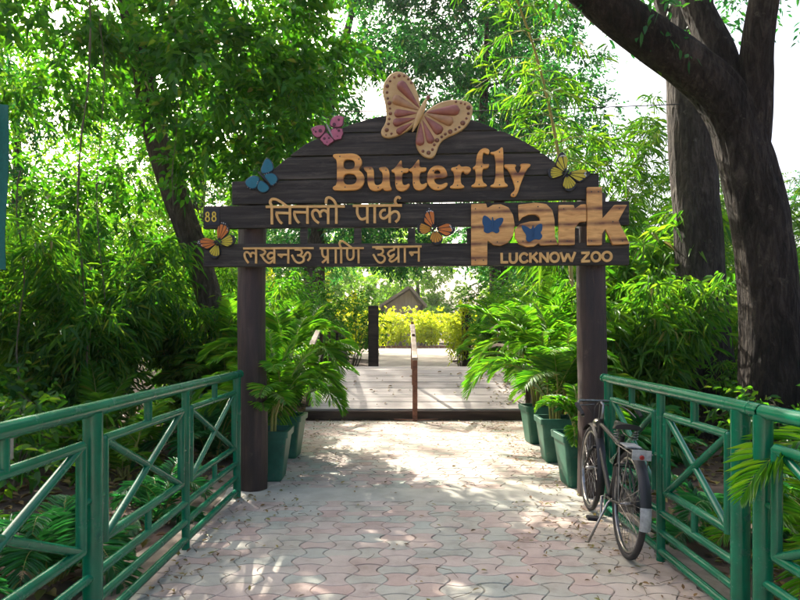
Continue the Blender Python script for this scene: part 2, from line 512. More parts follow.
M['cane'] = rough_mat('cane', (0.20, 0.20, 0.04), (0.34, 0.30, 0.07), (6, 6, 6), 0.5, 0.1)
M['bamboo'] = rough_mat('bamboo', (0.36, 0.26, 0.07), (0.50, 0.38, 0.13), (6, 6, 3), 0.45, 0.1)
M['vine_stem'] = rough_mat('vine_stem', (0.06, 0.05, 0.025), (0.16, 0.13, 0.07), (9, 9, 9), 0.8, 0.2)
M['leaf_broad'] = leaf_mat('leaf_broad', [(0.014, 0.075, 0.008), (0.028, 0.125, 0.010), (0.065, 0.19, 0.012), (0.020, 0.10, 0.010)],
                           [(0.05, 0.28, 0.008), (0.12, 0.44, 0.010), (0.26, 0.60, 0.014)], amount=0.38)
M['leaf_dark'] = leaf_mat('leaf_dark', [(0.008, 0.055, 0.018), (0.016, 0.09, 0.026), (0.034, 0.13, 0.028)],
                          [(0.02, 0.20, 0.03), (0.05, 0.30, 0.035), (0.10, 0.40, 0.03)], amount=0.36)
M['leaf_bamboo'] = leaf_mat('leaf_bamboo', [(0.020, 0.085, 0.010), (0.042, 0.14, 0.012), (0.095, 0.21, 0.016)],
                            [(0.08, 0.34, 0.010), (0.18, 0.50, 0.014), (0.36, 0.64, 0.02)], amount=0.40)
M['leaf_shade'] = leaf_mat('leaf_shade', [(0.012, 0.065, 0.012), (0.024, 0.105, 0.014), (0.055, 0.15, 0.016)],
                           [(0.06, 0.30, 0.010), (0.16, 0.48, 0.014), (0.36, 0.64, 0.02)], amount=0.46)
M['leaf_palm'] = leaf_mat('leaf_palm', [(0.018, 0.10, 0.010), (0.045, 0.165, 0.012), (0.10, 0.23, 0.014), (0.025, 0.13, 0.018)],
                          [(0.08, 0.38, 0.008), (0.18, 0.54, 0.012), (0.34, 0.64, 0.02)], rough=0.4, amount=0.42)
M['leaf_fern'] = leaf_mat('leaf_fern', [(0.012, 0.09, 0.032), (0.022, 0.13, 0.042), (0.045, 0.17, 0.042)],
                          [(0.03, 0.30, 0.05), (0.07, 0.40, 0.06)], amount=0.36)
M['leaf_lime'] = leaf_mat('leaf_lime', [(0.22, 0.33, 0.010), (0.36, 0.45, 0.012), (0.48, 0.50, 0.016)],
                          [(0.52, 0.68, 0.01), (0.74, 0.78, 0.015)], amount=0.48)
M['leaf_far'] = leaf_mat('leaf_far', [(0.05, 0.15, 0.016), (0.10, 0.22, 0.018), (0.17, 0.29, 0.022)],
                         [(0.20, 0.52, 0.015), (0.38, 0.66, 0.02)], amount=0.48)
M['litter'] = leaf_mat('litter', [(0.10, 0.05, 0.02), (0.20, 0.115, 0.04), (0.30, 0.22, 0.05), (0.15, 0.17, 0.03), (0.075, 0.04, 0.02)],
                       [(0.2, 0.1, 0.03), (0.3, 0.2, 0.05)], amount=0.15, old=False)
# ------------------------------------------------------------------ the setting
def terrain(x, y):
    """height of the soil: level with the path beside it, rising gently far off"""
    z = -0.03 + 0.035 * math.sin(x * 1.7 + y * 0.9) * math.sin(y * 1.3 - x * 0.6)
    if y > 14: z += 0.45 * min(1.0, (y - 14) / 4.0)
    d = max(0.0, abs(x - 0.1) - 2.6)
    if -2.4 < x < 2.6 and y < 14: z = min(z, -0.035)
    return z + 0.05 * min(1, d / 3) * math.sin(x * 0.8) * math.cos(y * 0.7) 

def build_ground():
    xs = np.concatenate([np.linspace(-320, -30, 12), np.linspace(-25, 25, 90), np.linspace(30, 320, 12)])
    ys = np.concatenate([np.linspace(-60, -8, 8), np.linspace(-6, 40, 90), np.linspace(46, 420, 18)])
    mb = MB()
    vs = [(x, y, terrain(x, y)) for y in ys for x in xs]
    w = len(xs)
    mb.add(vs, [(j * w + i, j * w + i + 1, (j + 1) * w + i + 1, (j + 1) * w + i) for j in range(len(ys) - 1) for i in range(w - 1)], True)
    return tag(mb.build('ground', M['soil']), kind='structure')
build_ground()

# the path: interlocking bone-shaped pavers
def path_x(y):
    """left and right edge"""
    t = min(1.0, max(0.0, (y - 5.0) / 2.0))
    return (-1.62 - 0.22 * t, 1.80 + 0.42 * t)

def build_path():
    bed = MB()
    ys = np.linspace(-6, 10.56, 24)
    vs = []
    for y in ys:
        a, b = path_x(y)
        vs += [(a - 0.06, y, -0.004), (b + 0.06, y, -0.004)]
    bed.add(vs, [(2 * i, 2 * i + 1, 2 * i + 3, 2 * i + 2) for i in range(len(ys) - 1)])
    tag(bed.build('path_bed', M['joint']), kind='structure')
    c, cy, amp, gap = 0.190, 0.150, 0.038, 0.0022
    V, F, T = [], [], []
    rnd = random.Random(3)
    ni0, ni1 = -10, 12
    j0, j1 = int(-6 / cy), int(10.5 / cy)
    def edge(p, q, n, bulge, k=7):
        out = []
        for t in range(k):
            s = t / k
            # flat shoulders, a round belly: the joint waves between neighbours
            w = math.sin(math.pi * s) ** .9
            out.append((p[0] + (q[0] - p[0]) * s + n[0] * bulge * w, p[1] + (q[1] - p[1]) * s + n[1] * bulge * w))
        return out
    for j in range(j0, j1):
        yc = (j + .5) * cy
        if 5.42 < yc < 5.92: continue
        e0, e1 = path_x(yc)
        for i in range(ni0, ni1):
            xc = (i + .5) * c + 0.08
            if xc < e0 - 0.02 or xc > e1 + 0.02: continue
            even = (i + j) % 2 == 0
            bx, by = (amp, -.025) if even else (-amp, .025)
            g_ = abs(rnd.gauss(gap, .0011)); h, hy = c / 2 - g_, cy / 2 - g_
            C = [(xc - h, yc - hy), (xc + h, yc - hy), (xc + h, yc + hy), (xc - h, yc + hy)]
            L = edge(C[0], C[1], (0, -1), by) + edge(C[1], C[2], (1, 0), bx) + edge(C[2], C[3], (0, 1), by) + edge(C[3], C[0], (-1, 0), bx)
            tx, ty, tz = rnd.gauss(0, .006), rnd.gauss(0, .006), rnd.gauss(0, .0009)
            b = len(V); n = len(L)
            zf = lambda x, y: 0.004 + tz + tx * (x - xc) * 0.6 + ty * (y - yc) * 0.6
            for x, y in L: V.append((xc + (x - xc) * .955, yc + (y - yc) * .955, zf(x, y)))
            for x, y in L: V.append((x, y, -0.001 + tz))
            for x, y in L: V.append((x, y, -0.012))
            F.append(tuple(range(b, b + n)))
            for k in range(n):
                k2 = (k + 1) % n
                F.append((b + n + k, b + n + k2, b + k2, b + k)); F.append((b + 2 * n + k, b + 2 * n + k2, b + n + k2, b + n + k))
    m, nt, bs = new_mat('paver')
    geo = nt.nodes.new('ShaderNodeNewGeometry')
    r = ramp(nt, [(0.22, (0.485, 0.365, 0.315)), (0.45, (0.515, 0.435, 0.385)), (0.53, (0.49, 0.435, 0.375)), (0.60, (0.455, 0.44, 0.375)), (0.80, (0.405, 0.425, 0.37))])
    nb = nd(nt, 'ShaderNodeTexNoise', Scale=1.6, Detail=1.0)
    nt.links.new(coords(nt), nb.inputs['Vector'])
    av = nd(nt, 'ShaderNodeMix', data_type='FLOAT'); av.inputs[0].default_value = 0.42
    nt.links.new(geo.outputs['Random Per Island'], av.inputs[2]); nt.links.new(nb.outputs['Fac'], av.inputs[3])
    nt.links.new(av.outputs[0], r.inputs['Fac'])
    n1 = nd(nt, 'ShaderNodeTexNoise', Scale=3.0, Detail=8.0, Roughness=0.7)
    nt.links.new(coords(nt), n1.inputs['Vector'])
    r2 = ramp(nt, [(0.28, (0.48, 0.455, 0.42)), (0.48, (0.80, 0.785, 0.76)), (0.72, (0.99, 0.98, 0.96))])
    nt.links.new(n1.outputs['Fac'], r2.inputs['Fac'])
    mx = nd(nt, 'ShaderNodeMix', data_type='RGBA', blend_type='MULTIPLY'); mx.inputs[0].default_value = 1
    nt.links.new(r.outputs['Color'], mx.inputs[6]); nt.links.new(r2.outputs['Color'], mx.inputs[7])
    # dust that has drifted over the pavers
    n3 = nd(nt, 'ShaderNodeTexNoise', Scale=0.9, Detail=6.0, Roughness=0.6)
    nt.links.new(coords(nt), n3.inputs['Vector'])
    r3 = ramp(nt, [(0.45, (0, 0, 0)), (0.75, (0.65, 0.65, 0.65))])
    nt.links.new(n3.outputs['Fac'], r3.inputs['Fac'])
    m2 = nd(nt, 'ShaderNodeMix', data_type='RGBA')
    nt.links.new(r3.outputs['Color'], m2.inputs[0]); nt.links.new(mx.outputs[2], m2.inputs[6]); m2.inputs[7].default_value = (0.42, 0.355, 0.28, 1)
    nt.links.new(m2.outputs[2], bs.inputs['Base Color'])
    bs.inputs['Roughness'].default_value = 0.85
    n4 = nd(nt, 'ShaderNodeTexNoise', Scale=70.0, Detail=4.0)
    nt.links.new(coords(nt), n4.inputs['Vector'])
    bp = nd(nt, 'ShaderNodeBump', Strength=0.35, Distance=0.004)
    nt.links.new(n4.outputs['Fac'], bp.inputs['Height']); nt.links.new(bp.outputs['Normal'], bs.inputs['Normal'])
    mb = MB(); mb.v = V; mb.f = F; mb.m = [0] * len(F); mb.sm = [False] * len(F)
    tag(mb.build('path', m), kind='structure')
    band = MB()
    n = 40
    L, R = path_x(5.66)
    rr = random.Random(5)
    top, vs = [], []
    for i in range(n + 1):
        x = L + (R - L) * i / n
        vs += [(x, 5.395 + rr.gauss(0, .008), 0.001), (x, 5.55, 0.007), (x, 5.8, 0.007), (x, 5.93 + rr.gauss(0, .008), 0.001)]
    band.add(vs, [(4 * i + k, 4 * i + 4 + k, 4 * i + 5 + k, 4 * i + 1 + k) for i in range(n) for k in range(3)], True)
    tag(band.build('path_concrete_band', M['concrete']), kind='structure')
    # sandy verges either side
    for s, nm in ((0, 'path_verge_left'), (1, 'path_verge_right')):
        mb = MB(); vs = []
        ys = np.linspace(-6, 10.6, 60)
        for y in ys:
            e = path_x(y)[s]; d = -1 if s == 0 else 1
            w = 0.30 + 0.08 * math.sin(y * 2.3) + 0.05 * math.sin(y * 5.1)
            vs += [(e - d * (0.035 + .02 * math.sin(y * 7)), y, 0.008), (e + d * .05, y, 0.012), (e + d * w * .6, y, -0.004), (e + d * w, y, -0.09)]
        mb.add(vs, [((4 * i + k, 4 * i + 1 + k, 4 * i + 5 + k, 4 * i + 4 + k) if s == 1 else (4 * i + 1 + k, 4 * i + k, 4 * i + 4 + k, 4 * i + 5 + k)) for i in range(len(ys) - 1) for k in range(3)], True)
        tag(mb.build(nm, M['verge']), kind='structure')
    # the pale path beyond the bridge, curving off in front of the hedge
    far = MB(); vs = []
    for i in range(40):
        y = 17.2 + i * 0.78
        a, b = -0.95 - max(0, y - 24) * .40, 2.0 + max(0, y - 24) * 0.42
        vs += [(a, y, terrain(a, y) * 0 + 0.47), (b, y, 0.47)]
    far.add(vs, [(2 * i, 2 * i + 1, 2 * i + 3, 2 * i + 2) for i in range(39)])
    tag(far.build('far_path', M['sand']), kind='structure')
build_path()

# kerb of bricks at the far end of the path
def build_kerb():
    mb = MB()
    for i in range(54):
        a = -11 + i * 0.42
        y = 46.2 + 0.012 * (a - 1) ** 2 * -1 + 0.9
        mb.bevbox((a, y, 0.52), (0.39, 0.25, 0.26), 0.02, Matrix.Rotation(-0.024 * (a - 1), 3, 'Z'))
    tag(mb.build('path_kerb', rough_mat('brick', (0.24, 0.10, 0.07), (0.42, 0.2, 0.15), (6, 6, 6), 0.9, 0.2)), kind='structure')
build_kerb()

# ------------------------------------------------------------------ wooden hump bridge
def build_bridge():
    t = thing('wooden_bridge', 'low wooden hump bridge of pale weathered boards at the end of the paved path', 'bridge', (0.3, 10.56, 0))
    X0, X1 = -1.98, 2.02            # local x
    def hz(y):                       # deck height along the bridge
        if y < 1.85: return 0.19 + 0.59 * (y / 1.85)
        if y < 3.2: return 0.78
        return 0.78 - 0.29 * min(1.0, (y - 3.2) / 3.6)
    mb = MB()
    y, k = 0.03, 0
    rr = random.Random(2)
    while y < 6.7:
        w = 0.30
        y2 = y + w - 0.007
        z0, z1 = hz(y), hz(y2)
        a = math.atan2(z1 - z0, y2 - y)
        mb.bevbox(((X0 + X1) / 2 + rr.gauss(0, .006), (y + y2) / 2, (z0 + z1) / 2 - 0.02 + rr.gauss(0, .002)), (X1 - X0 + rr.gauss(0, .012), (y2 - y) / math.cos(a), 0.04), 0.006, Matrix.Rotation(a, 3, 'X'))
        y += w
    mb.build('deck', M['deck'], t)
    fa = MB(); fa.bevbox(((X0 + X1) / 2, -0.02, 0.085), (X1 - X0 + .04, 0.06, 0.17), 0.008)
    fa.build('front_beam', M['dark_wood'], t)
    for s, x in ((-1, X0 + .05), (1, X1 - .05)):
        st = MB()
        vs = []
        yy = np.linspace(0.02, 6.7, 24)
        for q in yy:
            zt = hz(q) - 0.05
            for dx in (-.04, .04): vs += [(x + dx, q, min(-0.05, zt - .01)), (x + dx, q, zt)]
        fs = []
        for i in range(len(yy) - 1):
            a, b = 4 * i, 4 * i + 4
            fs += [(a, a + 1, b + 1, b), (a + 2, b + 2, b + 3, a + 3), (a + 1, a + 3, b + 3, b + 1)]
        fs += [(0, 2, 3, 1), (4 * len(yy) - 4, 4 * len(yy) - 3, 4 * len(yy) - 1, 4 * len(yy) - 2)]
        st.add(vs, fs); st.build('side_beam', M['dark_wood'], t)
        xp = x
        for q in (0.12, 1.85, 3.2, 5.0, 6.6):
            r = MB(); r.bevbox((xp, q, hz(q) + .46), (0.07, 0.07, 0.92), .006); r.build('railing_post', M['dark_wood'], t)
        for (qa, qb) in ((0.02, 1.85), (1.85, 3.2), (3.2, 5.0), (5.0, 6.68)):
            for hh, th, wd in ((0.95, 0.045, 0.10), (0.50, 0.06, 0.035)):
                h = MB()
                a = math.atan2(hz(qb) - hz(qa), qb - qa)
                h.bevbox((xp if hh > .9 else xp - s * .055, (qa + qb) / 2, (hz(qa) + hz(qb)) / 2 + hh), (wd, (qb - qa) / math.cos(a) - .003, th), .006, Matrix.Rotation(a, 3, 'X'))
                h.build('handrail' if hh > .9 else 'middle_rail', M['rail_wood'], t)
    return t, hz
BRIDGE, deck_z = build_bridge()

# the central rail: a rusty post in front of the ramp, a pale rail climbing away from it
def build_center_rail():
    t = thing('centre_handrail', 'single handrail with a rusty red post up the middle of the wooden ramp', 'handrail', (0.26, 10.42, 0))
    p = MB(); p.bevbox((0, 0, 0.53), (0.085, 0.085, 1.06), .006); p.build('post', M['rust'], t)
    for y in (1.2, 2.2):
        q = MB(); z0 = deck_z(y - .14)
        q.bevbox((0, y, z0 + .5), (0.06, 0.06, 0.99), .006); q.build('post', M['rust'], t)
    r = MB()
    zs = [(-.06, 1.085), (2.0, 1.70), (3.2, 1.70)]
    for (ya, za), (yb, zb) in zip(zs, zs[1:]):
        a = math.atan2(zb - za, yb - ya)
        r.bevbox((0, (ya + yb) / 2, (za + zb) / 2), (0.095, (yb - ya) / math.cos(a) - .002, 0.05), .008, Matrix.Rotation(a, 3, 'X'))
    r.build('rail', M['rail_wood'], t)
    rod = MB(); rod.tube([(-.36, .02, .035), (0, -.06, .03), (.40, .0, .04)], .009, 8); rod.build('foot_rod', M['rust'], t)
build_center_rail()

# dark gate posts at the far end of the bridge
def far_post(u, label, w):
    Y = 18.0
    p = px(u, 370, Y)
    m = MB()
    m.bevbox((0, 0, 0.9), (w, w, 2.05), .015)
    o = m.build('gate_post', M['dark_wood']); o.location = (p.x, Y, 0.45)
    tag(o, label, 'post', 'dark gate posts past the bridge')
far_post(373.5, 'dark square post left of the pale path beyond the bridge', 0.30)
far_post(466, 'dark square post right of the pale path, with lime creeper on it', 0.26)

# thatched hut behind the hedge
def build_hut():
    c = px(402, 320, 62.0)
    t = thing('thatched_hut', 'brown hut with a steep gabled roof behind the yellow hedge', 'hut', (c.x, 62, 0.35))
    m = MB()
    m.box((0, 0, 2.0), (3.4, 5, 4.0)); m.add([(-1.7, -2.5, 4.0), (1.7, -2.5, 4.0), (0.75, -2.5, 5.6)], [(0, 1, 2)]); m.build('wall', M['hut_wall'], t)
    r = MB()
    for (a, b) in (((-2.6, 3.55), (0.75, 5.75)), ((0.75, 5.75), (2.3, 3.9))):
        d = Vector((b[0] - a[0], b[1] - a[1])).normalized(); n = Vector((-d.y, d.x)) * .25
        Q = [(a[0], a[1]), (b[0], b[1]), (b[0] + n.x, b[1] + n.y), (a[0] + n.x, a[1] + n.y)]
        vs = [(x, y, z) for y in (-3.2, 3.2) for x, z in Q]
        r.add(vs, [(0, 1, 2, 3), (7, 6, 5, 4), (0, 4, 5, 1), (1, 5, 6, 2), (2, 6, 7, 3), (3, 7, 4, 0)])
    r.build('roof', M['thatch'], t)
    for x in (-1.9, 1.9):
        p = MB(); p.tube([(x, -3.1, 0), (x, -3.1, 4.1)], .12, 8); p.build('post', M['dark_wood'], t)
build_hut()

# ------------------------------------------------------------------ the entrance gateway with its sign
GY, GK = 5.55, 0.07
CA = math.cos(math.atan(GK))
def sg(u, v):
    """photo pixel -> local x, z of the sign plane"""
    Y = GY / (1 + GK * (u - 400) / FPX)
    return ((u - 400) / FPX * Y / CA, CAM_H + (HOR - v) / FPX * Y)
def crop(ox, oy, sc):
    return lambda pts: [sg(ox + x / sc, oy + y / sc) for x, y in pts]

gate = thing('entrance_gateway', 'dark plank entrance sign on two log posts, with wooden letters and butterflies', 'gateway', (0, GY, 0), -math.atan(GK))

def log_post(u, r, label=None):
    x, _ = sg(u, 300)
    m = MB()
    rr = random.Random(int(u))
    pts, rs = [], []
    for i in range(60):
        z = -0.05 + i * 2.86 / 59
        pts.append((x + .008 * math.sin(z * 2.1 + u), 0.19 + .006 * math.sin(z * 3.0), z)); rs.append(r * (1.05 - .04 * i / 59))
    m.rough_tube(pts, rs, 44, .05, .035, 3.0, u)
    o = m.build('post', M['post_wood'], gate)
    if label: o['label'] = label
log_post(246, 0.132)
log_post(597, 0.132, 'reddish brown log post')

def build_boards():
    ARC = [(232, 181), (258, 181), (275, 168), (289, 156.5), (305, 144.5), (320, 137), (344, 127), (367.5, 119), (386.5, 115), (402, 113), (430, 112.3), (452, 114.5), (473.5, 120), (490, 126), (511, 135), (526, 142.5), (541, 151.5), (556, 163), (567, 173.5), (599, 173)]
    def arch(u):
        for (a, b), (c, d) in zip(ARC, ARC[1:]):
            if a <= u <= c: return b + (d - b) * (u - a) / (c - a)
        return 181 if u < 300 else 173
    lin = lambda u, a, b: a + (b - a) * (u - 232) / 367.0
    seams = [(100, 100), (134.5, 129), (157.5, 151.5), (181, 174.2), (205, 199.5)]
    m = MB()
    us = np.linspace(232, 599, 120)
    for k in range(4):
        g = 0.55
        top, bot = [], []
        for u in us:
            a = max(arch(u), lin(u, *seams[k]) + (g if k else 0)); b = lin(u, *seams[k + 1]) - g
            if b - a > 0.4:
                top.append(sg(u, a)); bot.append(sg(u, b))
        y0 = [0.004, -0.003, 0.003, -0.002][k]
        m.plate([top + bot[::-1]], y0, 0.05, 0.003)
    o = m.build('arched_board', M['board'], gate)
    for u in (300, 400, 500):                                # battens that hold the arched planks, behind them
        bt = MB(); x, z0 = sg(u, 226); _, z1 = sg(u, 150 if u != 400 else 125)
        bt.bevbox((x, 0.082, (z0 + z1) / 2), (0.10, 0.06, z1 - z0), .006); bt.build('batten', M['dark_wood'], gate)
    m = MB(); m.plate([[sg(203.5, 206.3), sg(629, 201), sg(629, 225), sg(203.5, 228.6)]], -0.004, 0.045, 0.004); m.build('upper_plank', M['board'], gate)
    m = MB(); m.plate([[sg(204, 244), sg(629, 242.6), sg(629, 265), sg(204, 267)]], -0.006, 0.045, 0.004); m.build('lower_plank', M['board'], gate)
    for u in (303.5, 357.5, 411.5, 470.5, 522, 575.5):
        m = MB(); m.plate([[sg(u - 3.6, 228), sg(u + 3.6, 228), sg(u + 3.6, 244), sg(u - 3.6, 244)]], 0.006, 0.04, 0.002); m.build('slat', M['board'], gate)
build_boards()

SCREW = rough_mat('screw', (0.03, 0.022, 0.016), (0.06, 0.045, 0.035), (30, 30, 30), 0.5, 0)
def letters(name, polys, mat, y0, th, tr, cham=0.004, it=2, label=None, screws=()):
    """polys: list of [outer, hole, ...] in crop pixels"""
    m = MB()
    for loops in polys:
        m.plate([tr(chaikin(L, it)) for L in loops], y0 - th, y0, cham)
    m.mi = 1
    for x, z in screws: m.tube([(x, y0 - th - .0022, z), (x, y0 - th + .004, z)], .0062, 10)
    o = m.build(name, [mat, SCREW], gate)
    if label: o['label'] = label
    return o

c5 = lambda L: [(325 + x / 7.273, 145 + y / 7.273) for x, y in L]
c6 = lambda L: [(425 + x / 7.273, 140 + y / 7.273) for x, y in L]
tr = lambda L: [sg(u, v) for u, v in L]
T_ = [(485, 185), (503, 180), (530, 145), (555, 112), (561, 130), (560, 175), (608, 172), (613, 185), (602, 207), (562, 206), (562, 275), (572, 296), (590, 296), (612, 283), (620, 297), (600, 328), (565, 343), (532, 336), (516, 315), (511, 280), (512, 208), (487, 202)]
title = [
    [c5([(60, 78), (76, 70), (140, 70), (200, 66), (240, 76), (264, 100), (273, 130), (266, 160), (246, 186), (274, 205), (291, 240), (289, 275), (272, 310), (240, 330), (200, 335), (75, 336), (57, 322), (64, 306), (90, 295), (90, 200), (90, 112), (64, 97)]),
     c5([(138, 112), (198, 111), (219, 128), (219, 160), (203, 181), (138, 182)]), c5([(138, 215), (210, 214), (233, 240), (233, 268), (212, 293), (138, 293)])],
    [c5([(283, 168), (300, 164), (358, 162), (358, 270), (368, 295), (390, 298), (414, 285), (421, 262), (421, 204), (395, 186), (393, 166), (471, 163), (472, 300), (489, 322), (481, 337), (432, 337), (423, 318), (400, 336), (368, 341), (335, 332), (316, 305), (310, 265), (310, 202), (287, 186)])],
    [c5(T_)], [c5([(x + 127, y - 6) for x, y in T_])],
    [c6([(14, 290), (20, 240), (45, 205), (85, 188), (130, 195), (158, 230), (166, 281), (65, 283), (70, 310), (90, 328), (120, 330), (150, 314), (168, 320), (160, 342), (125, 366), (85, 372), (45, 357), (20, 325)]), c6([(64, 252), (70, 230), (88, 220), (107, 228), (115, 252)])],
    [c6([(190, 206), (232, 200), (248, 178), (262, 202), (300, 195), (330, 205), (336, 225), (312, 257), (285, 250), (282, 232), (262, 240), (258, 322), (285, 338), (284, 356), (190, 359), (178, 345), (212, 325), (212, 240), (190, 226)])],
    [c6([(345, 205), (370, 190), (372, 130), (390, 85), (425, 63), (455, 68), (471, 85), (460, 113), (440, 105), (425, 95), (418, 120), (415, 180), (445, 180), (468, 178), (462, 206), (440, 215), (415, 216), (415, 310), (446, 325), (451, 346), (340, 349), (334, 335), (368, 318), (368, 219), (348, 219)])],
    [c6([(470, 95), (508, 90), (540, 72), (556, 57), (569, 68), (569, 310), (600, 328), (600, 347), (480, 351), (470, 336), (512, 318), (512, 115), (478, 109)])],
    [c6([(573, 185), (590, 181), (657, 181), (661, 196), (648, 206), (672, 256), (699, 206), (688, 191), (695, 177), (762, 177), (766, 193), (738, 216), (690, 330), (672, 396), (650, 422), (624, 416), (621, 395), (648, 375), (655, 345), (605, 220), (578, 206)])],
]
letters('title_lettering', title, M['gold_wood'], -0.004, 0.026, tr, 0.005,
        screws=tr(c5([(150, 312), (112, 90), (250, 110), (331, 180), (389, 316), (446, 190), (523, 288), (560, 200), (650, 282), (655, 168)]) + c6([(96, 352), (60, 230), (236, 336), (230, 215), (392, 330), (410, 198), (540, 332), (540, 95), (672, 310), (640, 405)])))
c7 = lambda L: [(465 + x / 4.706, 180 + y / 4.706) for x, y in L]
def sharp(L, r=3.0):
    """keeps corners nearly square: a point either side of each corner"""
    o = []
    for i, p in enumerate(L):
        for q in (L[i - 1], L[(i + 1) % len(L)]):
            d = math.hypot(q[0] - p[0], q[1] - p[1]); s = min(r, d * .3) / d
            o.append((p[0] + (q[0] - p[0]) * s, p[1] + (q[1] - p[1]) * s))
    return o
park = [
    [c7(sharp([(28, 117), (99, 115), (103, 136), (130, 120), (168, 118), (203, 133), (224, 168), (232, 215), (225, 263), (201, 298), (165, 313), (130, 308), (104, 287), (104, 401), (28, 403)]))],
    [c7(sharp([(248, 120), (330, 111), (380, 117), (408, 145), (418, 190), (420, 270), (435, 307), (352, 311), (344, 300), (322, 316), (288, 318), (252, 305), (233, 272), (232, 236), (255, 211), (300, 199), (352, 196), (347, 178), (330, 166), (298, 167), (270, 178), (252, 198)]))],
    [c7(sharp([(437, 121), (508, 121), (512, 139), (540, 119), (566, 118), (567, 200), (535, 202), (513, 230), (513, 308), (437, 309)]))],
    [c7(sharp([(569, 38), (640, 37), (642, 185), (698, 121), (758, 121), (716, 195), (771, 304), (690, 309), (656, 234), (641, 256), (640, 309), (572, 310)]))],
]
letters('park_lettering', park, M['park_wood'], -0.008, 0.032, tr, 0.004, it=1,
        screws=tr(c7([(48, 140), (85, 380), (48, 380), (160, 135), (150, 295), (340, 130), (400, 290), (270, 292), (460, 140), (476, 290), (590, 60), (622, 60), (590, 290), (720, 140), (735, 290), (690, 200)])))

def strokes(name, segs, w, mat, y0, th, f, label=None, smooth=True):
    """flat-cut strokes of width w photo pixels"""
    m = MB()
    for k, s in enumerate(segs):
        ww = w
        if isinstance(s, tuple): s, ww = s
        P = crom(s, 6) if smooth and len(s) > 2 else [tuple(map(float, p)) for p in s]
        closed = math.hypot(P[0][0] - P[-1][0], P[0][1] - P[-1][1]) < 1e-3
        P = [f(p) for p in P]
        n = len(P); Lf, Rt = [], []
        for i in range(n):
            if closed: a, b = P[(i - 1) % (n - 1)], P[(i + 1) % (n - 1)]
            else: a, b = P[max(0, i - 1)], P[min(n - 1, i + 1)]
            dx, dy = b[0] - a[0], b[1] - a[1]; d = math.hypot(dx, dy) or 1
            nx, ny = -dy / d * ww / 2, dx / d * ww / 2
            Lf.append((P[i][0] + nx, P[i][1] + ny)); Rt.append((P[i][0] - nx, P[i][1] - ny))
        e = y0 - th - 0.0004 * (k % 9)
        if closed: m.plate([tr(Lf[:-1]), tr(Rt[:-1])] if abs(area(Lf[:-1])) > abs(area(Rt[:-1])) else [tr(Rt[:-1]), tr(Lf[:-1])], e, y0, 0.001)
        else: m.plate([tr(Lf + Rt[::-1])], e, y0, 0.0012)
    o = m.build(name, mat, gate)
    if label: o['label'] = label
    return o
def area(L): return sum(L[i][0] * L[(i + 1) % len(L)][1] - L[(i + 1) % len(L)][0] * L[i][1] for i in range(len(L))) / 2
def circ(cx, cy, rx, ry=None, n=24):
    ry = ry or rx
    return [(cx + rx * math.cos(2 * math.pi * i / n), cy + ry * math.sin(2 * math.pi * i / n)) for i in range(n)] + [(cx + rx, cy)]

f8 = lambda p: (490 + p[0] / 5.714, 240 + p[1] / 5.714)
zoo = [[(66, 75), (66, 133)], [(61, 129), (103, 128)],
       [(113, 75), (113, 112), (119, 126), (132, 131), (145, 125), (151, 110), (151, 73)],
       [(214, 90), (202, 80), (188, 79), (175, 89), (170, 104), (175, 120), (188, 129), (203, 127), (216, 117)],
       [(229, 74), (229, 131)], [(268, 73), (233, 106)], [(243, 97), (272, 130)],
       [(286, 131), (286, 72)], [(284, 76), (328, 126)], [(328, 130), (328, 71)],
       circ(367, 100, 24, 25), [(402, 71), (421, 126)], [(421, 125), (442, 78)], [(442, 78), (463, 125)], [(463, 125), (484, 70)],
       [(520, 76), (567, 74)], [(562, 77), (522, 122)], [(519, 124), (569, 122)], circ(603, 97, 24, 25), circ(666, 95, 25, 25)]
strokes('zoo_lettering', zoo, 2.5, M['thin_wood'], -0.0052, 0.014, f8)

g1 = lambda p: (260 + p[0] / 10, 190 + p[1] / 10)
o2 = lambda L: [(x + 700, y) for x, y in L]           # the second crop begins 70 px further right
h1 = [[(62, 172), (850, 167)], [(122, 165), (124, 346)], [(122, 162), (106, 128), (122, 98), (160, 96), (212, 122), (268, 162)],
      [(303, 165), (304, 345)], [(300, 235), (162, 231)], [(170, 235), (176, 268), (196, 308), (226, 340)],
      [(478, 165), (479, 341)], [(474, 228), (340, 224)], [(348, 228), (352, 262), (370, 302), (396, 334)],
      [(685, 165), (685, 343)], [(592, 335), (546, 294), (526, 242), (540, 210), (570, 205), (598, 232), (610, 276)], [(604, 232), (626, 210), (655, 210), (684, 236)],
      [(766, 165), (766, 340)], [(768, 160), (742, 110), (700, 80), (668, 92), (662, 140)],
      o2([(230, 163), (720, 157)]), o2([(275, 162), (276, 236), (296, 280), (326, 296), (372, 280)]), o2([(376, 162), (376, 337)]),
      o2([(449, 162), (449, 335)]), o2([(598, 160), (598, 332)]), o2([(560, 203), (530, 206), (505, 236), (512, 274), (542, 288), (574, 268), (602, 238)]),
      o2([(604, 245), (640, 220), (674, 224), (692, 256), (685, 294), (656, 324)]), o2([(672, 156), (652, 118), (664, 84), (688, 76), (704, 92)])]
strokes('hindi_title_lettering', h1, 2.5, M['thin_wood'], -0.0032, 0.016, g1)
g3 = lambda p: (240 + p[0] / 8, 230 + p[1] / 8)
o4 = lambda L: [(x + 720, y) for x, y in L]
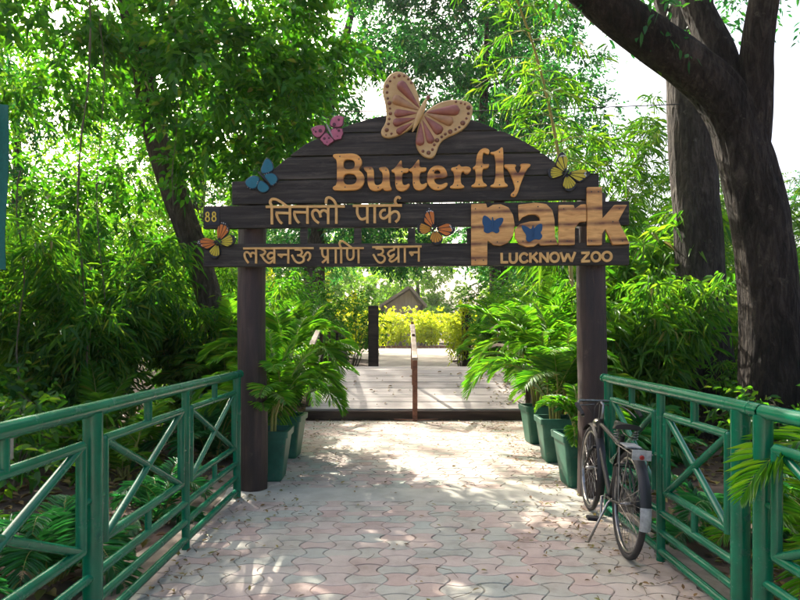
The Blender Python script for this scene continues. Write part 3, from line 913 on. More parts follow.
h2 = [[(30, 150), (592, 147)], [(72, 266), (46, 226), (42, 192), (60, 178), (84, 196), (94, 220)], [(88, 196), (106, 184), (132, 194)], [(133, 150), (133, 269)],
      [(172, 152), (206, 174), (192, 198), (164, 204)], [(176, 204), (204, 244), (240, 266), (278, 236)], [(278, 188), (244, 186), (226, 210), (244, 232), (278, 216)], [(279, 150), (279, 270)],
      [(306, 200), (388, 200)], ([(318, 198), (342, 218)], 3.0), [(390, 150), (390, 270)],
      [(440, 158), (486, 162), (500, 184), (482, 202), (460, 204)], [(478, 203), (510, 222), (510, 250), (480, 265), (446, 250), (418, 200)], [(512, 218), (540, 182), (562, 194), (562, 224), (544, 248)],
      [(640, 148), (992, 147)], [(660, 150), (662, 196), (680, 220), (706, 212)], [(706, 150), (706, 268)], [(704, 226), (660, 264)],
      [(768, 150), (769, 268)], o4([(92, 150), (92, 268)]), o4([(90, 146), (78, 108), (96, 90), (126, 106), (182, 148)]),
      o4([(140, 150), (140, 212), (154, 238), (176, 236), (190, 214), (190, 150)]), o4([(230, 150), (231, 268)]),
      o4([(340, 140), (734, 133)]), o4([(366, 150), (416, 154), (426, 178), (404, 198), (382, 200)]), o4([(402, 198), (436, 216), (436, 246), (410, 264), (380, 250), (347, 196)]),
      o4([(512, 140), (512, 160), (480, 172), (466, 194), (484, 214), (512, 200), (520, 196)]), o4([(512, 208), (478, 238), (492, 254), (522, 240), (550, 212)]),
      o4([(548, 138), (549, 262)]), o4([(599, 138), (600, 262)]), o4([(634, 182), (706, 180)]), (o4([(642, 178), (662, 206)]), 3.0), o4([(711, 135), (711, 254)])]
strokes('hindi_subtitle_lettering', h2, 2.0, M['thin_wood'], -0.0052, 0.015, g3)
g8 = lambda p: (195 + p[0] / 7.5, 190 + p[1] / 7.5)
strokes('number_lettering', [circ(97, 184, 11, 15), circ(97, 219, 14, 18), circ(146, 183, 11, 15), circ(146, 218, 14, 18)], 1.25, M['yellow'], -0.0098, 0.004, g8)
def number_plate():
    m = MB(); m.plate([[sg(205.5, 208.5), sg(220, 208.3), sg(220, 225.6), sg(205.5, 225.8)]], -0.0105, -0.004, 0.001)
    m.build('number_plate', rough_mat('plate_black', (0.008, 0.007, 0.007), (0.014, 0.012, 0.012), rough=0.4, bump=0), gate)
number_plate()

# ------------------------------------------------------------------ butterflies fixed to the sign
def paint(name, c, k=0.8, rough=0.45):
    return rough_mat(name, tuple(x * k for x in c), c, (18, 18, 18), rough, 0.08)
P_BLACK = paint('paint_black', (0.014, 0.013, 0.013)); P_ORANGE = paint('paint_orange', (0.62, 0.17, 0.012)); P_AMBER = paint('paint_amber', (0.64, 0.28, 0.015))
P_YELLOW = paint('paint_yellow', (0.58, 0.47, 0.02)); P_WHITE = paint('paint_white', (0.6, 0.6, 0.58)); P_TEAL = paint('paint_teal', (0.004, 0.145, 0.20)); P_TEALDK = paint('paint_navy', (0.01, 0.03, 0.05))
P_PINK = paint('paint_pink', (0.52, 0.13, 0.20), 0.6); P_PINKDK = paint('paint_maroon', (0.10, 0.02, 0.035)); P_GREY = paint('paint_grey', (0.35, 0.28, 0.29))
P_BLUE = paint('paint_blue', (0.003, 0.062, 0.165)); P_TAN = rough_mat('carved_tan', (0.46, 0.28, 0.10), (0.62, 0.42, 0.18), (9, 9, 9), 0.45, 0.1)
P_RED = rough_mat('carved_red', (0.20, 0.055, 0.04), (0.36, 0.13, 0.085), (10, 10, 10), 0.38, 0.15); P_BROWN = rough_mat('carved_brown', (0.30, 0.14, 0.06), (0.44, 0.24, 0.11), (10, 10, 10), 0.4, 0.15)
P_DOT = rough_mat('carved_dot', (0.14, 0.05, 0.025), (0.24, 0.09, 0.045), (10, 10, 10), 0.4, 0.1)

def inset(L, root, s):
    cx = sum(p[0] for p in L) / len(L); cy = sum(p[1] for p in L) / len(L)
    return [(cx + (p[0] - cx) * s, cy + (p[1] - cy) * s) for p in L]

def resample(L, n):
    L = L + [L[0]]
    d = [0]
    for a, b in zip(L, L[1:]): d.append(d[-1] + math.hypot(b[0] - a[0], b[1] - a[1]))
    out = []
    for i in range(n):
        t = d[-1] * i / n
        k = max(j for j in range(len(d) - 1) if d[j] <= t)
        s = (t - d[k]) / max(1e-9, d[k + 1] - d[k])
        out.append((L[k][0] + (L[k + 1][0] - L[k][0]) * s, L[k][1] + (L[k + 1][1] - L[k][1]) * s))
    return out

def cells(L, root, n, r0=0.22, r1=0.84, gap=0.16):
    """wedge-shaped colour cells fanning out from the wing's root"""
    L = resample(chaikin(L, 2), 72)
    ang = [(math.atan2(p[1] - root[1], p[0] - root[0]), p) for p in L if math.hypot(p[0] - root[0], p[1] - root[1]) > 20]
    c = (sum(p[0] for p in L) / len(L), sum(p[1] for p in L) / len(L)); ca = math.atan2(c[1] - root[1], c[0] - root[0])
    far = {}
    rel = []
    for a, p in ang:
        d = (a - ca + math.pi) % (2 * math.pi) - math.pi
        rel.append((d, p))
    lo, hi = min(d for d, _ in rel), max(d for d, _ in rel)
    def reach(d):
        w = [(math.hypot(p[0] - root[0], p[1] - root[1])) for e, p in rel if abs(e - d) < 0.12]
        return max(w) if w else max(math.hypot(p[0] - root[0], p[1] - root[1]) for e, p in sorted(rel, key=lambda q: abs(q[0] - d))[:2])
    lo, hi = lo + (hi - lo) * .08, hi - (hi - lo) * .08
    out = []
    for i in range(n):
        a = lo + (hi - lo) * (i + gap / 2) / n; b = lo + (hi - lo) * (i + 1 - gap / 2) / n
        P = []
        for k in range(4):
            d = a + (b - a) * k / 3; R = reach(d) * r1
            P.append((root[0] + R * math.cos(ca + d), root[1] + R * math.sin(ca + d)))
        mid = (a + b) / 2; R = reach(mid) * r0
        P.append((root[0] + R * math.cos(ca + b * .8 + mid * .2), root[1] + R * math.sin(ca + b * .8 + mid * .2)))
        P.append((root[0] + R * math.cos(ca + a * .8 + mid * .2), root[1] + R * math.sin(ca + a * .8 + mid * .2)))
        out.append(P)
    return out

def butterfly(label, f, wings, body, base, fills, y0, patterned=None, spots=(), spot_mat=None, body_mat=None, body_w=1.4):
    """a part of the gateway: wings cut from sheet, colour cells, spots and a round body"""
    e = bpy.data.objects.new('butterfly', None); COL.objects.link(e); e.parent = gate; e['label'] = label
    T = lambda L: [sg(*f(p)) for p in L]
    for k, (L, root) in enumerate(wings):
        m = MB(); m.plate([T(chaikin(L, 2))], y0 - 0.012 - .0015 * k, y0 + 0.002, 0.003); m.build('wing', base, e)
        c = MB()
        if patterned:
            for P in cells(L, root, patterned[k]): c.plate([T(chaikin(P, 1))], y0 - .0155 - .0015 * k, y0 - .010 - .0015 * k, 0.001)
        else:
            c.plate([T(chaikin(inset(L, root, 0.88), 2))], y0 - .0155 - .0015 * k, y0 - .010 - .0015 * k, 0.002)
        c.build('wing_pattern', fills[k % len(fills)], e)
    if spots:
        for x, y, r in spots:
            m = MB(); m.plate([T(circ(x, y, r, n=12)[:-1])], y0 - .0215, y0 - .014, 0.001); m.build('wing_spot', spot_mat, e)
    m = MB()
    a, b = sg(*f(body[0])), sg(*f(body[1]))
    L = math.hypot(b[0] - a[0], b[1] - a[1]); s = 0.0092 * body_w
    pts = [(a[0] + (b[0] - a[0]) * t, y0 - .020, a[1] + (b[1] - a[1]) * t) for t in (0, .08, .2, .4, .6, .8, 1)]
    m.tube(pts, [s * q for q in (.35, .75, .8, 1.0, .8, .6, .2)], 10)
    for q in (-1, 1):
        d = ((a[0] - b[0]) / L, (a[1] - b[1]) / L)
        m.tube([(a[0], y0 - .02, a[1]), (a[0] + d[0] * .03 + q * d[1] * .012, y0 - .024, a[1] + d[1] * .03 - q * d[0] * .012), (a[0] + d[0] * .06 + q * d[1] * .035, y0 - .022, a[1] + d[1] * .06 - q * d[0] * .035)], .0016, 5)
    m.build('body', body_mat or P_BLACK, e)
    return e

fA = lambda p: (195 + p[0] / 7.5, 190 + p[1] / 7.5)
rA = (182, 396)
butterfly('orange and black butterfly under the number', fA,
          [([(180, 392), (170, 340), (180, 290), (205, 243), (237, 238), (264, 290), (262, 320), (235, 352)], rA), ([(170, 386), (120, 368), (60, 368), (20, 388), (30, 417), (75, 442), (110, 450), (152, 420)], rA),
           ([(188, 392), (240, 345), (285, 333), (312, 365), (302, 405), (260, 430), (210, 417)], rA), ([(175, 404), (195, 440), (195, 490), (165, 520), (128, 510), (110, 475), (125, 440)], rA)],
          [(166, 380), (206, 425)], P_BLACK, [P_ORANGE, P_ORANGE, P_YELLOW, P_YELLOW], -0.012, (4, 4, 5, 5),
          [(222, 252, 4), (208, 250, 3), (236, 258, 3), (252, 290, 3), (38, 392, 4), (45, 404, 3), (32, 402, 3), (60, 418, 3), (250, 306, 3)], P_WHITE)
fM = lambda p: (410 + p[0] / 12, 200 + p[1] / 12)
rM = (292, 352)
butterfly('orange butterfly over the gap in the planks', fM,
          [([(298, 332), (303, 200), (280, 130), (230, 88), (188, 130), (162, 200), (165, 262), (240, 332)], rM), ([(310, 342), (360, 310), (430, 298), (500, 298), (545, 330), (542, 382), (480, 432), (410, 442), (350, 392)], rM),
           ([(270, 346), (200, 298), (140, 273), (88, 300), (83, 370), (130, 412), (200, 412), (260, 372)], rM), ([(292, 372), (350, 390), (397, 440), (392, 500), (340, 547), (280, 542), (238, 480), (250, 410)], rM)],
          [(318, 318), (255, 395)], P_BLACK, [P_ORANGE, P_ORANGE, P_AMBER, P_AMBER], -0.010, (3, 3, 6, 6),
          [(225, 140, 9), (250, 138, 9), (272, 145, 7), (205, 148, 6), (488, 325, 9), (498, 345, 8), (505, 365, 6), (478, 310, 6), (230, 112, 5), (525, 340, 5)], P_WHITE)
fY = lambda p: (540 + p[0] / 10.9, 145 + p[1] / 10.9)
rY = (280, 315)
butterfly('yellow and black butterfly', fY,
          [([(290, 296), (300, 200), (280, 120), (235, 68), (200, 110), (163, 190), (173, 242), (240, 296)], rY), ([(298, 312), (360, 283), (450, 278), (530, 288), (554, 320), (500, 372), (430, 422), (370, 387)], rY),
           ([(255, 302), (200, 258), (130, 248), (83, 270), (78, 322), (110, 372), (170, 372), (245, 332)], rY), ([(276, 332), (330, 350), (387, 410), (387, 470), (330, 518), (268, 502), (243, 440), (255, 370)], rY)],
          [(308, 282), (240, 372)], P_BLACK, [P_YELLOW], -0.006, (3, 3, 5, 6),
          [(228, 128, 8), (245, 125, 8), (262, 130, 7), (215, 135, 6), (488, 310, 9), (482, 330, 9), (495, 345, 7)], P_WHITE)
fB = lambda p: (240 + p[0] / 12, 150 + p[1] / 12)
butterfly('blue butterfly on the left shoulder of the sign', fB,
          [([(258, 296), (252, 230), (270, 190), (300, 115), (338, 98), (385, 135), (412, 210), (405, 255), (340, 290)], (260, 300)), ([(255, 350), (212, 312), (150, 308), (78, 355), (58, 400), (95, 455), (150, 482), (215, 462)], (260, 340)),
           ([(270, 305), (370, 275), (425, 290), (462, 340), (456, 392), (400, 438), (365, 436)], (270, 310)), ([(250, 350), (362, 436), (358, 485), (310, 522), (245, 515), (210, 470), (215, 420)], (260, 345))],
          [(232, 275), (375, 425)], P_TEALDK, [P_TEAL], -0.004, None, [(300, 300, 5), (325, 292, 5), (350, 280, 5), (215, 410, 6), (222, 390, 6), (440, 400, 5), (405, 428, 5), (130, 472, 5), (100, 452, 5), (330, 104, 5), (395, 160, 5)], P_GREY, P_BLACK)
fP = lambda p: (305 + p[0] / 13.333, 110 + p[1] / 13.333)
butterfly('pink butterfly at the top left of the arch', fP,
          [([(325, 205), (345, 140), (370, 105), (430, 75), (500, 85), (535, 100), (515, 150), (517, 205), (480, 243), (360, 243)], (330, 220)), ([(285, 222), (230, 205), (170, 212), (70, 252), (98, 300), (98, 335), (160, 384), (215, 372), (282, 292)], (290, 240)),
           ([(345, 243), (510, 247), (508, 280), (522, 322), (495, 360), (492, 402), (440, 405), (398, 424), (338, 350)], (345, 260)), ([(288, 290), (340, 352), (402, 412), (380, 440), (340, 460), (310, 498), (285, 478), (255, 470), (230, 430), (197, 402), (215, 370)], (300, 300))],
          [(295, 205), (375, 378)], P_PINKDK, [P_PINK], -0.004, None,
          [(395, 205, 24), (455, 140, 16), (210, 288, 24), (150, 300, 14), (120, 275, 10), (265, 392, 20), (325, 385, 12), (457, 285, 18), (430, 262, 10), (300, 440, 9), (440, 360, 8)], P_PINKDK, P_GREY, 1.1)

def blue_silhouette(pts, label):
    m = MB(); m.plate([[sg(*p) for p in c7(chaikin(pts, 2))]], -0.046, -0.039, 0.001)
    a = m.build('butterfly', P_BLUE, gate); a['label'] = label
    cx = sum(p[0] for p in pts) / len(pts); top = min(p[1] for p in pts)
    b = MB(); q = [sg(*p) for p in c7([(cx, top + 12), (cx + 1, top + 40), (cx, top + 66)])]
    b.tube([(x, -0.047, z) for x, z in q], [.005, .010, .004], 8)
    b.build('body', P_BLUE, a)
blue_silhouette([(84, 168), (106, 177), (126, 200), (130, 182), (134, 198), (152, 183), (182, 181), (172, 213), (155, 226), (162, 246), (146, 257), (127, 244), (106, 257), (84, 246), (90, 226), (78, 205)], 'flat blue butterfly on the letter p')
blue_silhouette([(261, 215), (286, 221), (309, 238), (312, 222), (317, 238), (336, 214), (361, 207), (360, 240), (350, 252), (363, 266), (350, 287), (326, 280), (300, 298), (282, 286), (286, 262), (268, 240)], 'flat blue butterfly on the letter a')

def big_butterfly():
    f = lambda p: (370 + p[0] / 6.0, 65 + p[1] / 6.0)
    T = lambda L: [sg(*f(p)) for p in L]
    e = bpy.data.objects.new('butterfly', None); COL.objects.link(e); e.parent = gate; e['label'] = 'large carved butterfly on top of the arch'
    for L in ([(302, 280), (298, 220), (288, 175), (250, 90), (190, 42), (130, 52), (85, 108), (74, 170), (93, 240), (99, 300), (98, 350), (64, 400), (74, 436), (120, 446), (180, 426), (250, 384), (290, 330)],
              [(325, 296), (380, 248), (450, 218), (540, 212), (612, 234), (617, 290), (592, 360), (530, 412), (462, 437), (417, 472), (392, 550), (360, 569), (308, 547), (273, 490), (278, 420), (300, 330)]):
        m = MB(); m.plate([T(chaikin(L, 2))], -0.030, 0.012, 0.008); m.build('wing', P_TAN, e)
    def petal(base, tip, w, mat):
        (x0, z0), (x1, z1) = T([base, tip])
        d = Vector((x1 - x0, z1 - z0)); L = d.length; d.normalize(); n = Vector((-d.y, d.x))
        wd = w / 6.0 * 0.00925
        m = MB(); vs = []; N, K = 18, 12
        for i in range(N + 1):
            t = i / N
            hw = wd * (t ** .8) * math.sqrt(max(0, 1 - max(0, (t - .78) / .22) ** 2)) if t < 1 else 0
            hw = max(hw, 0.0008)
            for k in range(K + 1):
                a = math.pi * k / K
                q = Vector((x0, z0)) + d * (L * t) + n * (hw * math.cos(a))
                vs.append((q.x, -0.030 - 0.75 * hw * math.sin(a), q.y))
        fs = [(i * (K + 1) + k, i * (K + 1) + k + 1, (i + 1) * (K + 1) + k + 1, (i + 1) * (K + 1) + k) for i in range(N) for k in range(K)]
        m.add(vs, fs, True); m.build('wing_petal', mat, e)
    for b, t, w, mt in [((300, 268), (172, 108), 36, P_RED), ((296, 280), (135, 205), 36, P_BROWN), ((288, 295), (145, 298), 30, P_RED), ((275, 325), (138, 358), 30, P_RED), ((258, 352), (160, 415), 24, P_RED),
                        ((332, 292), (540, 276), 38, P_RED), ((335, 300), (500, 352), 36, P_BROWN), ((325, 312), (430, 415), 36, P_RED), ((315, 335), (372, 478), 28, P_RED), ((305, 352), (300, 492), 32, P_RED)]:
        petal(b, t, w, mt)
    for x, y, r in [(105, 135, 12), (122, 105, 8), (147, 82, 8), (176, 72, 11), (207, 74, 8), (231, 93, 8), (249, 115, 9), (104, 172, 9), (108, 208, 8), (118, 236, 13), (121, 268, 8), (124, 298, 11), (117, 330, 9), (112, 360, 9), (102, 396, 13), (130, 418, 8), (98, 426, 5),
                    (515, 228, 8), (545, 235, 8), (569, 242, 7), (590, 263, 14), (589, 298, 9), (578, 328, 8), (556, 355, 15), (535, 380, 8), (513, 393, 8), (481, 406, 14), (452, 421, 9), (430, 438, 9), (402, 458, 14), (386, 485, 9), (375, 513, 9), (352, 532, 13), (318, 523, 10)]:
        m = MB(); (cx, cz), = T([(x, y)]); R = r / 6 * .0092
        vs = [(cx, -0.030 - R * .8, cz)]
        for j, s in ((1, .55), (2, .85), (3, 1.0)):
            hh = [.68, .42, 0][j - 1]
            for k in range(12):
                a = 2 * math.pi * k / 12; vs.append((cx + R * s * math.cos(a), -0.0295 - R * hh, cz + R * s * math.sin(a)))
        fs = [(0, 1 + k, 1 + (k + 1) % 12) for k in range(12)] + [(1 + 12 * j + k, 13 + 12 * j + k, 13 + 12 * j + (k + 1) % 12, 1 + 12 * j + (k + 1) % 12) for j in range(2) for k in range(12)]
        m.add(vs, fs, True); m.build('wing_stud', P_DOT, e)
    b = MB()
    (x0, z0), (x1, z1) = T([(340, 215), (256, 412)])
    b.tube([(x0 + (x1 - x0) * t, -.045, z0 + (z1 - z0) * t) for t in (0, .1, .25, .45, .65, .85, 1)], [.008, .018, .024, .030, .026, .015, .004], 14)
    b.build('body', P_TAN, e)
    h = MB(); (x2, z2), = T([(350, 204)])
    h.tube([(x2 - .012, -.04, z2 - .02), (x2, -.042, z2), (x2 + .01, -.04, z2 + .016)], [.012, .02, .008], 10); h.build('head', P_RED, e)
big_butterfly()
# ------------------------------------------------------------------ green tube railings
def railing(label, X, bays, ends, double_near=False):
    """bays: list of (y far .. y near) post positions with post radius; runs along y at x = X"""
    t = thing('tube_railing', label, 'railing', (X, bays[0][0], 0), 0, 'green tube railings along the path')
    y0 = bays[0][0]
    L = lambda y: y - y0
    G = M['green_paint']
    for y, r in bays:
        m = MB()
        m.tube([(0, L(y), -0.06), (0, L(y), 1.12)], r, 14)
        if r > .04: m.tube([(0, L(y), -0.02), (0, L(y), 0.012)], r * 1.55, 14)
        m.build('post', G, t)
    m = MB()
    m.tube([(0, L(ends[0]), 1.135), (0, L((ends[0] + ends[1]) / 2), 1.138), (0, L(ends[1]), 1.135)], 0.036, 14)
    for y in (ends[0], ends[1]):                    # rounded ends and the weld collars
        m.tube([(0, L(y) - .004, 1.135), (0, L(y) + .004, 1.135)], .039, 14)
    for y, r in bays:
        m.tube([(0, L(y) + .09, 1.136), (0, L(y) + .105, 1.136)], .0375, 14)
    m.build('top_rail', G, t)
    for z, r in ((0.325, .024), (0.195, .024), (0.07, .026)):
        for (ya, _), (yb, _) in zip(bays, bays[1:]):
            m = MB(); m.tube([(0, L(ya), z), (0, L(yb), z)], r, 10); m.build('lower_rail', G, t)
    for (ya, ra), (yb, rb) in zip(bays, bays[1:]):
        a, b = (ya, yb) if ya < yb else (yb, ya)
        ra, rb = (ra, rb) if ya < yb else (rb, ra)
        fa, fb, zl, zh = L(a) + .06 + ra, L(b) - .06 - rb, 0.475, 0.975
        m = MB()
        r = .025
        m.tube([(0, fa, zl - .02), (0, fa, zh)], r, 10); m.tube([(0, fb, zl), (0, fb, zh)], r, 10)
        m.tube([(0, fa, zh), (0, fb, zh)], r, 10); m.tube([(0, fa, zl), (0, fb, zl)], r, 10)
        for y, z in ((fa, zh), (fb, zh), (fa, zl), (fb, zl)):
            m.tube([(0, y, z - r * .7), (0, y, z), (0, y, z + r * .7)], [r * .6, r * 1.02, r * .6], 10)
        m.build('panel_frame', G, t)
        m = MB()
        m.tube([(0.002, fa, zl), (0.002, fb, zh)], .021, 10); m.build('cross_brace', G, t)
        m = MB()
        m.tube([(-.002, fa, zh), (-.002, fb, zl)], .021, 10); m.build('cross_brace', G, t)
        c = (fa + fb) / 2
        for pa, pb, r in (((0, c, zh), (0, c, 1.12), .024), ((0, c, .325), (0, c, zl), .02), ((0, L(a), .70), (0, fa, .70), .018), ((0, fb, .70), (0, L(b), .70), .018)):
            m = MB(); m.tube([pa, pb], r, 10); m.build('stub', G, t)
    return t
railing('green tube railing left of the path, with crossed braces', -1.50, [(5.52, .036), (4.20, .028), (2.93, .046), (1.62, .028), (0.35, .046), (-.95, .028)], (5.57, -1.0))
railing('green tube railing right of the path with a bicycle leaning on it', 1.73, [(4.98, .036), (3.98, .028), (3.05, .046)], (5.03, 2.86))
railing('near green tube railing on the right, crossed by a palm frond', 1.73, [(2.86, .044), (1.62, .028), (0.35, .046), (-.95, .028)], (2.86, -1.0))

def wooden_plank_sign():
    t = thing('wooden_plank', 'short pale plank on a stake behind the left railing', 'plank', (-2.06, 3.05, -0.03))
    m = MB(); m.bevbox((-.12, 0, .97), (0.42, .03, .15), .006); m.build('board', M['rail_wood'], t)
    m = MB(); m.bevbox((-.2, .035, .48), (0.05, .04, .98), .004); m.build('stake', M['dark_wood'], t)
wooden_plank_sign()

# ------------------------------------------------------------------ planters and palms
def planter(label, loc, rot, h=0.52, w0=0.15, w1=0.205):
    t = thing('planter', label, 'planter', loc, rot, 'square green planters beside the path')
    def sq(w, z, r=.03):
        o = []
        for sx, sy in ((-1, -1), (1, -1), (1, 1), (-1, 1)):
            cx, cy = sx * (w - r), sy * (w - r)
            a0 = {(-1, -1): 180, (1, -1): 270, (1, 1): 0, (-1, 1): 90}[(sx, sy)]
            for k in range(4):
                a = math.radians(a0 + 30 * k); o.append((cx + r * math.cos(a), cy + r * math.sin(a), z))
        return o
    def skin(m, rings):
        for a, b in zip(rings, rings[1:]):
            n = len(a)
            m.add(a + b, [(i, (i + 1) % n, n + (i + 1) % n, n + i) for i in range(n)], False)
    m = MB()
    rings = [sq(w0 - .01, 0.0), sq(w0, .02), sq(w1, h - .07), sq(w1 - .02, h - .07)]
    skin(m, rings); n = 16
    m.add(rings[0], [tuple(range(n))[::-1]])
    m.build('body', M['green_pot'], t)
    m = MB(); skin(m, [sq(w1 - .02, h - .072), sq(w1 + .018, h - .068), sq(w1 + .022, h - .004), sq(w1 + .016, h), sq(w1 - .014, h), sq(w1 - .022, h - .08)])
    m.build('rim', M['green_pot'], t)
    m = MB(); g = sq(w1 - .02, h - .055); m.add(g + [(0, 0, h - .03)], [(i, (i + 1) % n, n) for i in range(n)], True); m.build('potting_soil', M['pot_soil'], t)
    return t

def frond(lv, st, base, az, el, L, droop, nl=42, w=0.017, ll=0.27, rs=0.005):
    """one feather leaf: an arching rachis with two ranks of drooping leaflets"""
    d = Vector((math.cos(az) * math.cos(el), math.sin(az) * math.cos(el), math.sin(el)))
    pts, p = [], Vector(base)
    N = 14
    cur = d.copy()
    for i in range(N + 1):
        pts.append(p.copy())
        cur = (cur + Vector((0, 0, -droop * (0.35 + 1.3 * i / N) / N * 2))).normalized()
        p = p + cur * (L / N)
    if st is not None:
        st.tube(pts, [rs * (1.15 - i / N) for i in range(N + 1)], 5, cap=False)
    A = np.array([tuple(q) for q in pts])
    t = np.linspace(.16, .985, nl)
    ix = t * N; i0 = np.minimum(ix.astype(int), N - 1); fr = (ix - i0)[:, None]
    P = A[i0] * (1 - fr) + A[i0 + 1] * fr
    T = nrm(A[i0 + 1] - A[i0])
    side = nrm(np.cross(T, np.array([[0, 0, 1.0]]) + 1e-4)); up = np.cross(side, T)
    prof = np.sin(np.pi * (0.16 + .80 * (t - .16) / .84)) ** .7
    for s in (-1, 1):
        D = T * (0.50 + .5 * t[:, None] ** 2) + side * s * 0.85 + up * 0.30 + RNG.normal(size=P.shape) * .07
        lv.add(P, D, ll * L * (.55 + .5 * prof) * prof * RNG.uniform(.9, 1.08, nl), w * (.6 + .4 * prof), droop=0.30, fold=.22, flat=.8)

def areca(name, label, cat, loc, h, spread, canes=6, per=4, L=1.15, seed=0, mat='leaf_palm', group=None, r0=.07, lean=(0, 0), nl=42):
    t = thing(name, label, cat, loc, 0, group)
    rr = random.Random(seed)
    lv, st = Leaves(), MB()
    for c in range(canes):
        a = 2 * math.pi * c / canes + rr.uniform(-.4, .4)
        r = r0 * rr.uniform(.3, 1)
        hh = h * rr.uniform(.22, 1.0)
        top = Vector((r * math.cos(a) + hh * .22 * spread * math.cos(a) + lean[0] * hh, r * math.sin(a) + hh * .22 * spread * math.sin(a) + lean[1] * hh, hh))
        b = Vector((r * math.cos(a), r * math.sin(a), -.05))
        mid = (b + top) / 2 + Vector((math.cos(a), math.sin(a), 0)) * -.03
        st.tube([b, mid, top], [.016, .013, .009], 7, cap=False)
        n = per + rr.randint(0, 1)
        for k in range(n):
            az = a + (k - (n - 1) / 2) * 2.0 * math.pi / n * .8 + rr.uniform(-.35, .35)
            el = math.radians(rr.uniform(38, 82))
            frond(lv, st, top - Vector((0, 0, .04 * k)), az, el, L * rr.uniform(.75, 1.12), rr.uniform(.6, 1.6) * spread, nl=nl)
    st.build('stems', M['cane'], t); lv.build('foliage', M[mat], t)
    return t

POTS = [('green planter nearest the left log post', (-1.36, 6.25, 0.006), .03, 1), ('green planter second from the left log post', (-1.40, 7.40, 0.006), -.05, 2),
        ('green planter beside the right log post and bicycle', (1.79, 6.0, 0.006), .04, 3), ('green planter in the middle of the right row', (1.86, 7.15, 0.006), -.03, 4), ('green planter nearest the ramp on the right', (1.92, 8.35, 0.006), .06, 5),
        ('small dark green planter left of the far gate post', (-2.35, 13.4, 0.0), .1, 6)]
PL = [('palm in the planter nearest the left log post, dark lower fronds', .45, .78, .95, 5, 4), ('tall arching palm in the second planter on the left', .72, 1.15, 1.15, 8, 4), ('small palm in the planter by the right log post', .25, .52, 1.0, 5, 3),
      ('full palm in the middle planter on the right', .66, 1.05, 1.0, 7, 4), ('tall palm in the planter nearest the ramp on the right', .85, 1.2, 1.0, 8, 4), ('palm in the small planter by the far post', .6, .8, 1.0, 4, 3)]
for (lb, loc, rz, sd), (pl, h, L, sp, nc, npf) in zip(POTS, PL):
    planter(lb, loc, rz)
    areca('potted_palm', pl, 'palm', (loc[0], loc[1], loc[2] + .50), h, sp, nc, npf, L, seed=sd, group='feathery palms in planters')

